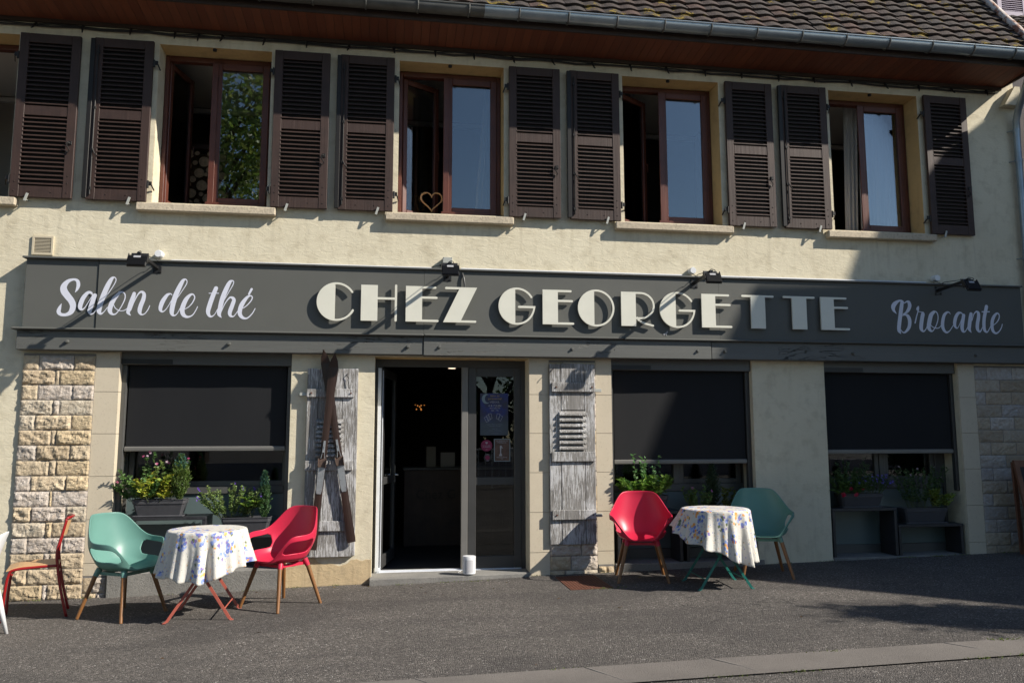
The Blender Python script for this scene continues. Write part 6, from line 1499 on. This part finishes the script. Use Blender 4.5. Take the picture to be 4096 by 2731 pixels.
for i in range(len(top)-1):
    a, b = top[i], top[i+1]; m.loft([[(X0-.0, a[0], a[1]+.002), (X0-.0, b[0], b[1]+.002), (X0, b[0], b[1]+.02), (X0, a[0], a[1]+.02)], [(X1, a[0], a[1]+.002), (X1, b[0], b[1]+.002), (X1, b[0], b[1]+.02), (X1, a[0], a[1]+.02)]])
m.build('roof', plain('plain_brown_tiles', (.09, .05, .04), .85, var=.2), side)
for y in (3.2, .6):
    for z in (1.2, 4.2): w_ = MB(); w_.box(X0-.03, X0, y-.5, y+.5, z, z+1.3); w_.build('window', 'grey_alu_dark', side)

def leaf_tree(name, lab, x, y, h, rad, seed, n, col, trunk_h, shape='round', group=None, ls=.22):
    rg = random.Random(seed); t = thing(name, lab, 'tree', (x, y, gz(x)), group=group)
    m = MB(); m.tube([(x, y, -.2), (x+.1, y, trunk_h*.6), (x, y+.1, h*.8)], [rad*.09, rad*.07, .03], 8); tr_ = m
    clumps = []
    for k in range(34):
        if shape == 'round': a = rg.uniform(0, 6.28); u = rg.uniform(-1, 1); q = rg.uniform(.35, 1)**.5; px, py, pz = x+rad*q*math.cos(a)*math.sqrt(1-u*u*.8), y+rad*q*math.sin(a)*math.sqrt(1-u*u*.8), trunk_h+(h-trunk_h)*(.5+u*.46*q)
        else: u = rg.random(); a = rg.uniform(0, 6.28); q = rad*(1-u)*rg.uniform(.3, 1); px, py, pz = x+q*math.cos(a), y+q*math.sin(a), trunk_h+(h-trunk_h)*u
        clumps.append((px, py, pz)); m.tube([(x, y, max(.5, pz-rad*.7)), ((x+px)/2, (y+py)/2, pz-rad*.25), (px, py, pz)], [rad*.025, rad*.015, .01], 5)
    m.build('trunk', 'bark', t)
    l = MB(); cr = rad*.34 if shape == 'round' else rad*.3
    for i in range(n):
        c_ = rg.choice(clumps); k = 1
        p = Vector((rg.gauss(c_[0], cr*.55), rg.gauss(c_[1], cr*.55), rg.gauss(c_[2], cr*.5)))
        d = Vector((rg.uniform(-1, 1), rg.uniform(-1, 1), rg.uniform(-1, .6))).normalized(); s_ = d.orthogonal().normalized(); s_.rotate(Matrix.Rotation(rg.uniform(0, 6.28), 3, d)); L = ls*rg.uniform(.5, 1.2)
        l.add([tuple(p), tuple(p+d*L*.5+s_*L*.22), tuple(p+d*L), tuple(p+d*L*.5-s_*L*.22)], [(0, 1, 2, 3)], tint=hsv(col, rg, .35))
    l.build('crown', 'leaf', t); return t
leaf_tree('tree', 'large tree across the street reflected in the first floor window', -6.6, -20, 15.5, 4.3, 41, 15000, (.17, .24, .05), 3.0, ls=.36)
g_ = 'dark trees across the street'
leaf_tree('tree', 'dark tree across the street, left of the reflected one', -14, -22, 9, 4.0, 42, 6000, (.06, .10, .03), 1.5, group=g_, ls=.4)
leaf_tree('tree', 'dark tree across the street, straight opposite the door', 3.5, -19, 6.2, 3.0, 43, 7000, (.05, .09, .025), 1.0, group=g_, ls=.3)
leaf_tree('tree', 'dark tree across the street, opposite the right windows', 10, -21, 6.5, 3.2, 44, 6000, (.05, .09, .03), 1.0, group=g_, ls=.35)
leaf_tree('conifer', 'unseen slim dark conifer, added so that its tip shadow falls on the pavement', 11.5, -6.1, 6.35, .95, 45, 15000, (.04, .07, .025), .6, shape='cone', ls=.16)  # out of view, added to cast the pointed shadow
# low wall and white railing on the other side of the street
t = thing('street_wall', 'low rendered wall on the far side of the street', 'wall', (0, -17, 0)); m = MB(); m.box(-30, 30, -17.2, -17, -.7, .7); m.build('wall', 'grey_render', t)
t = thing('railing', 'white metal railing on the far side of the street', 'railing', (3, -14, 0)); m = MB(); m.tube([(2, -14, 1.15), (8, -14, 1.15)], .03, 6); m.tube([(2, -14, .2), (8, -14, .2)], .03, 6)
for i in range(31): m.tube([(2+i*.2, -14, .1 if i % 5 else -.05), (2+i*.2, -14, 1.15)], .015 if i % 5 else .03, 5)
m.build('bars', 'white', t)
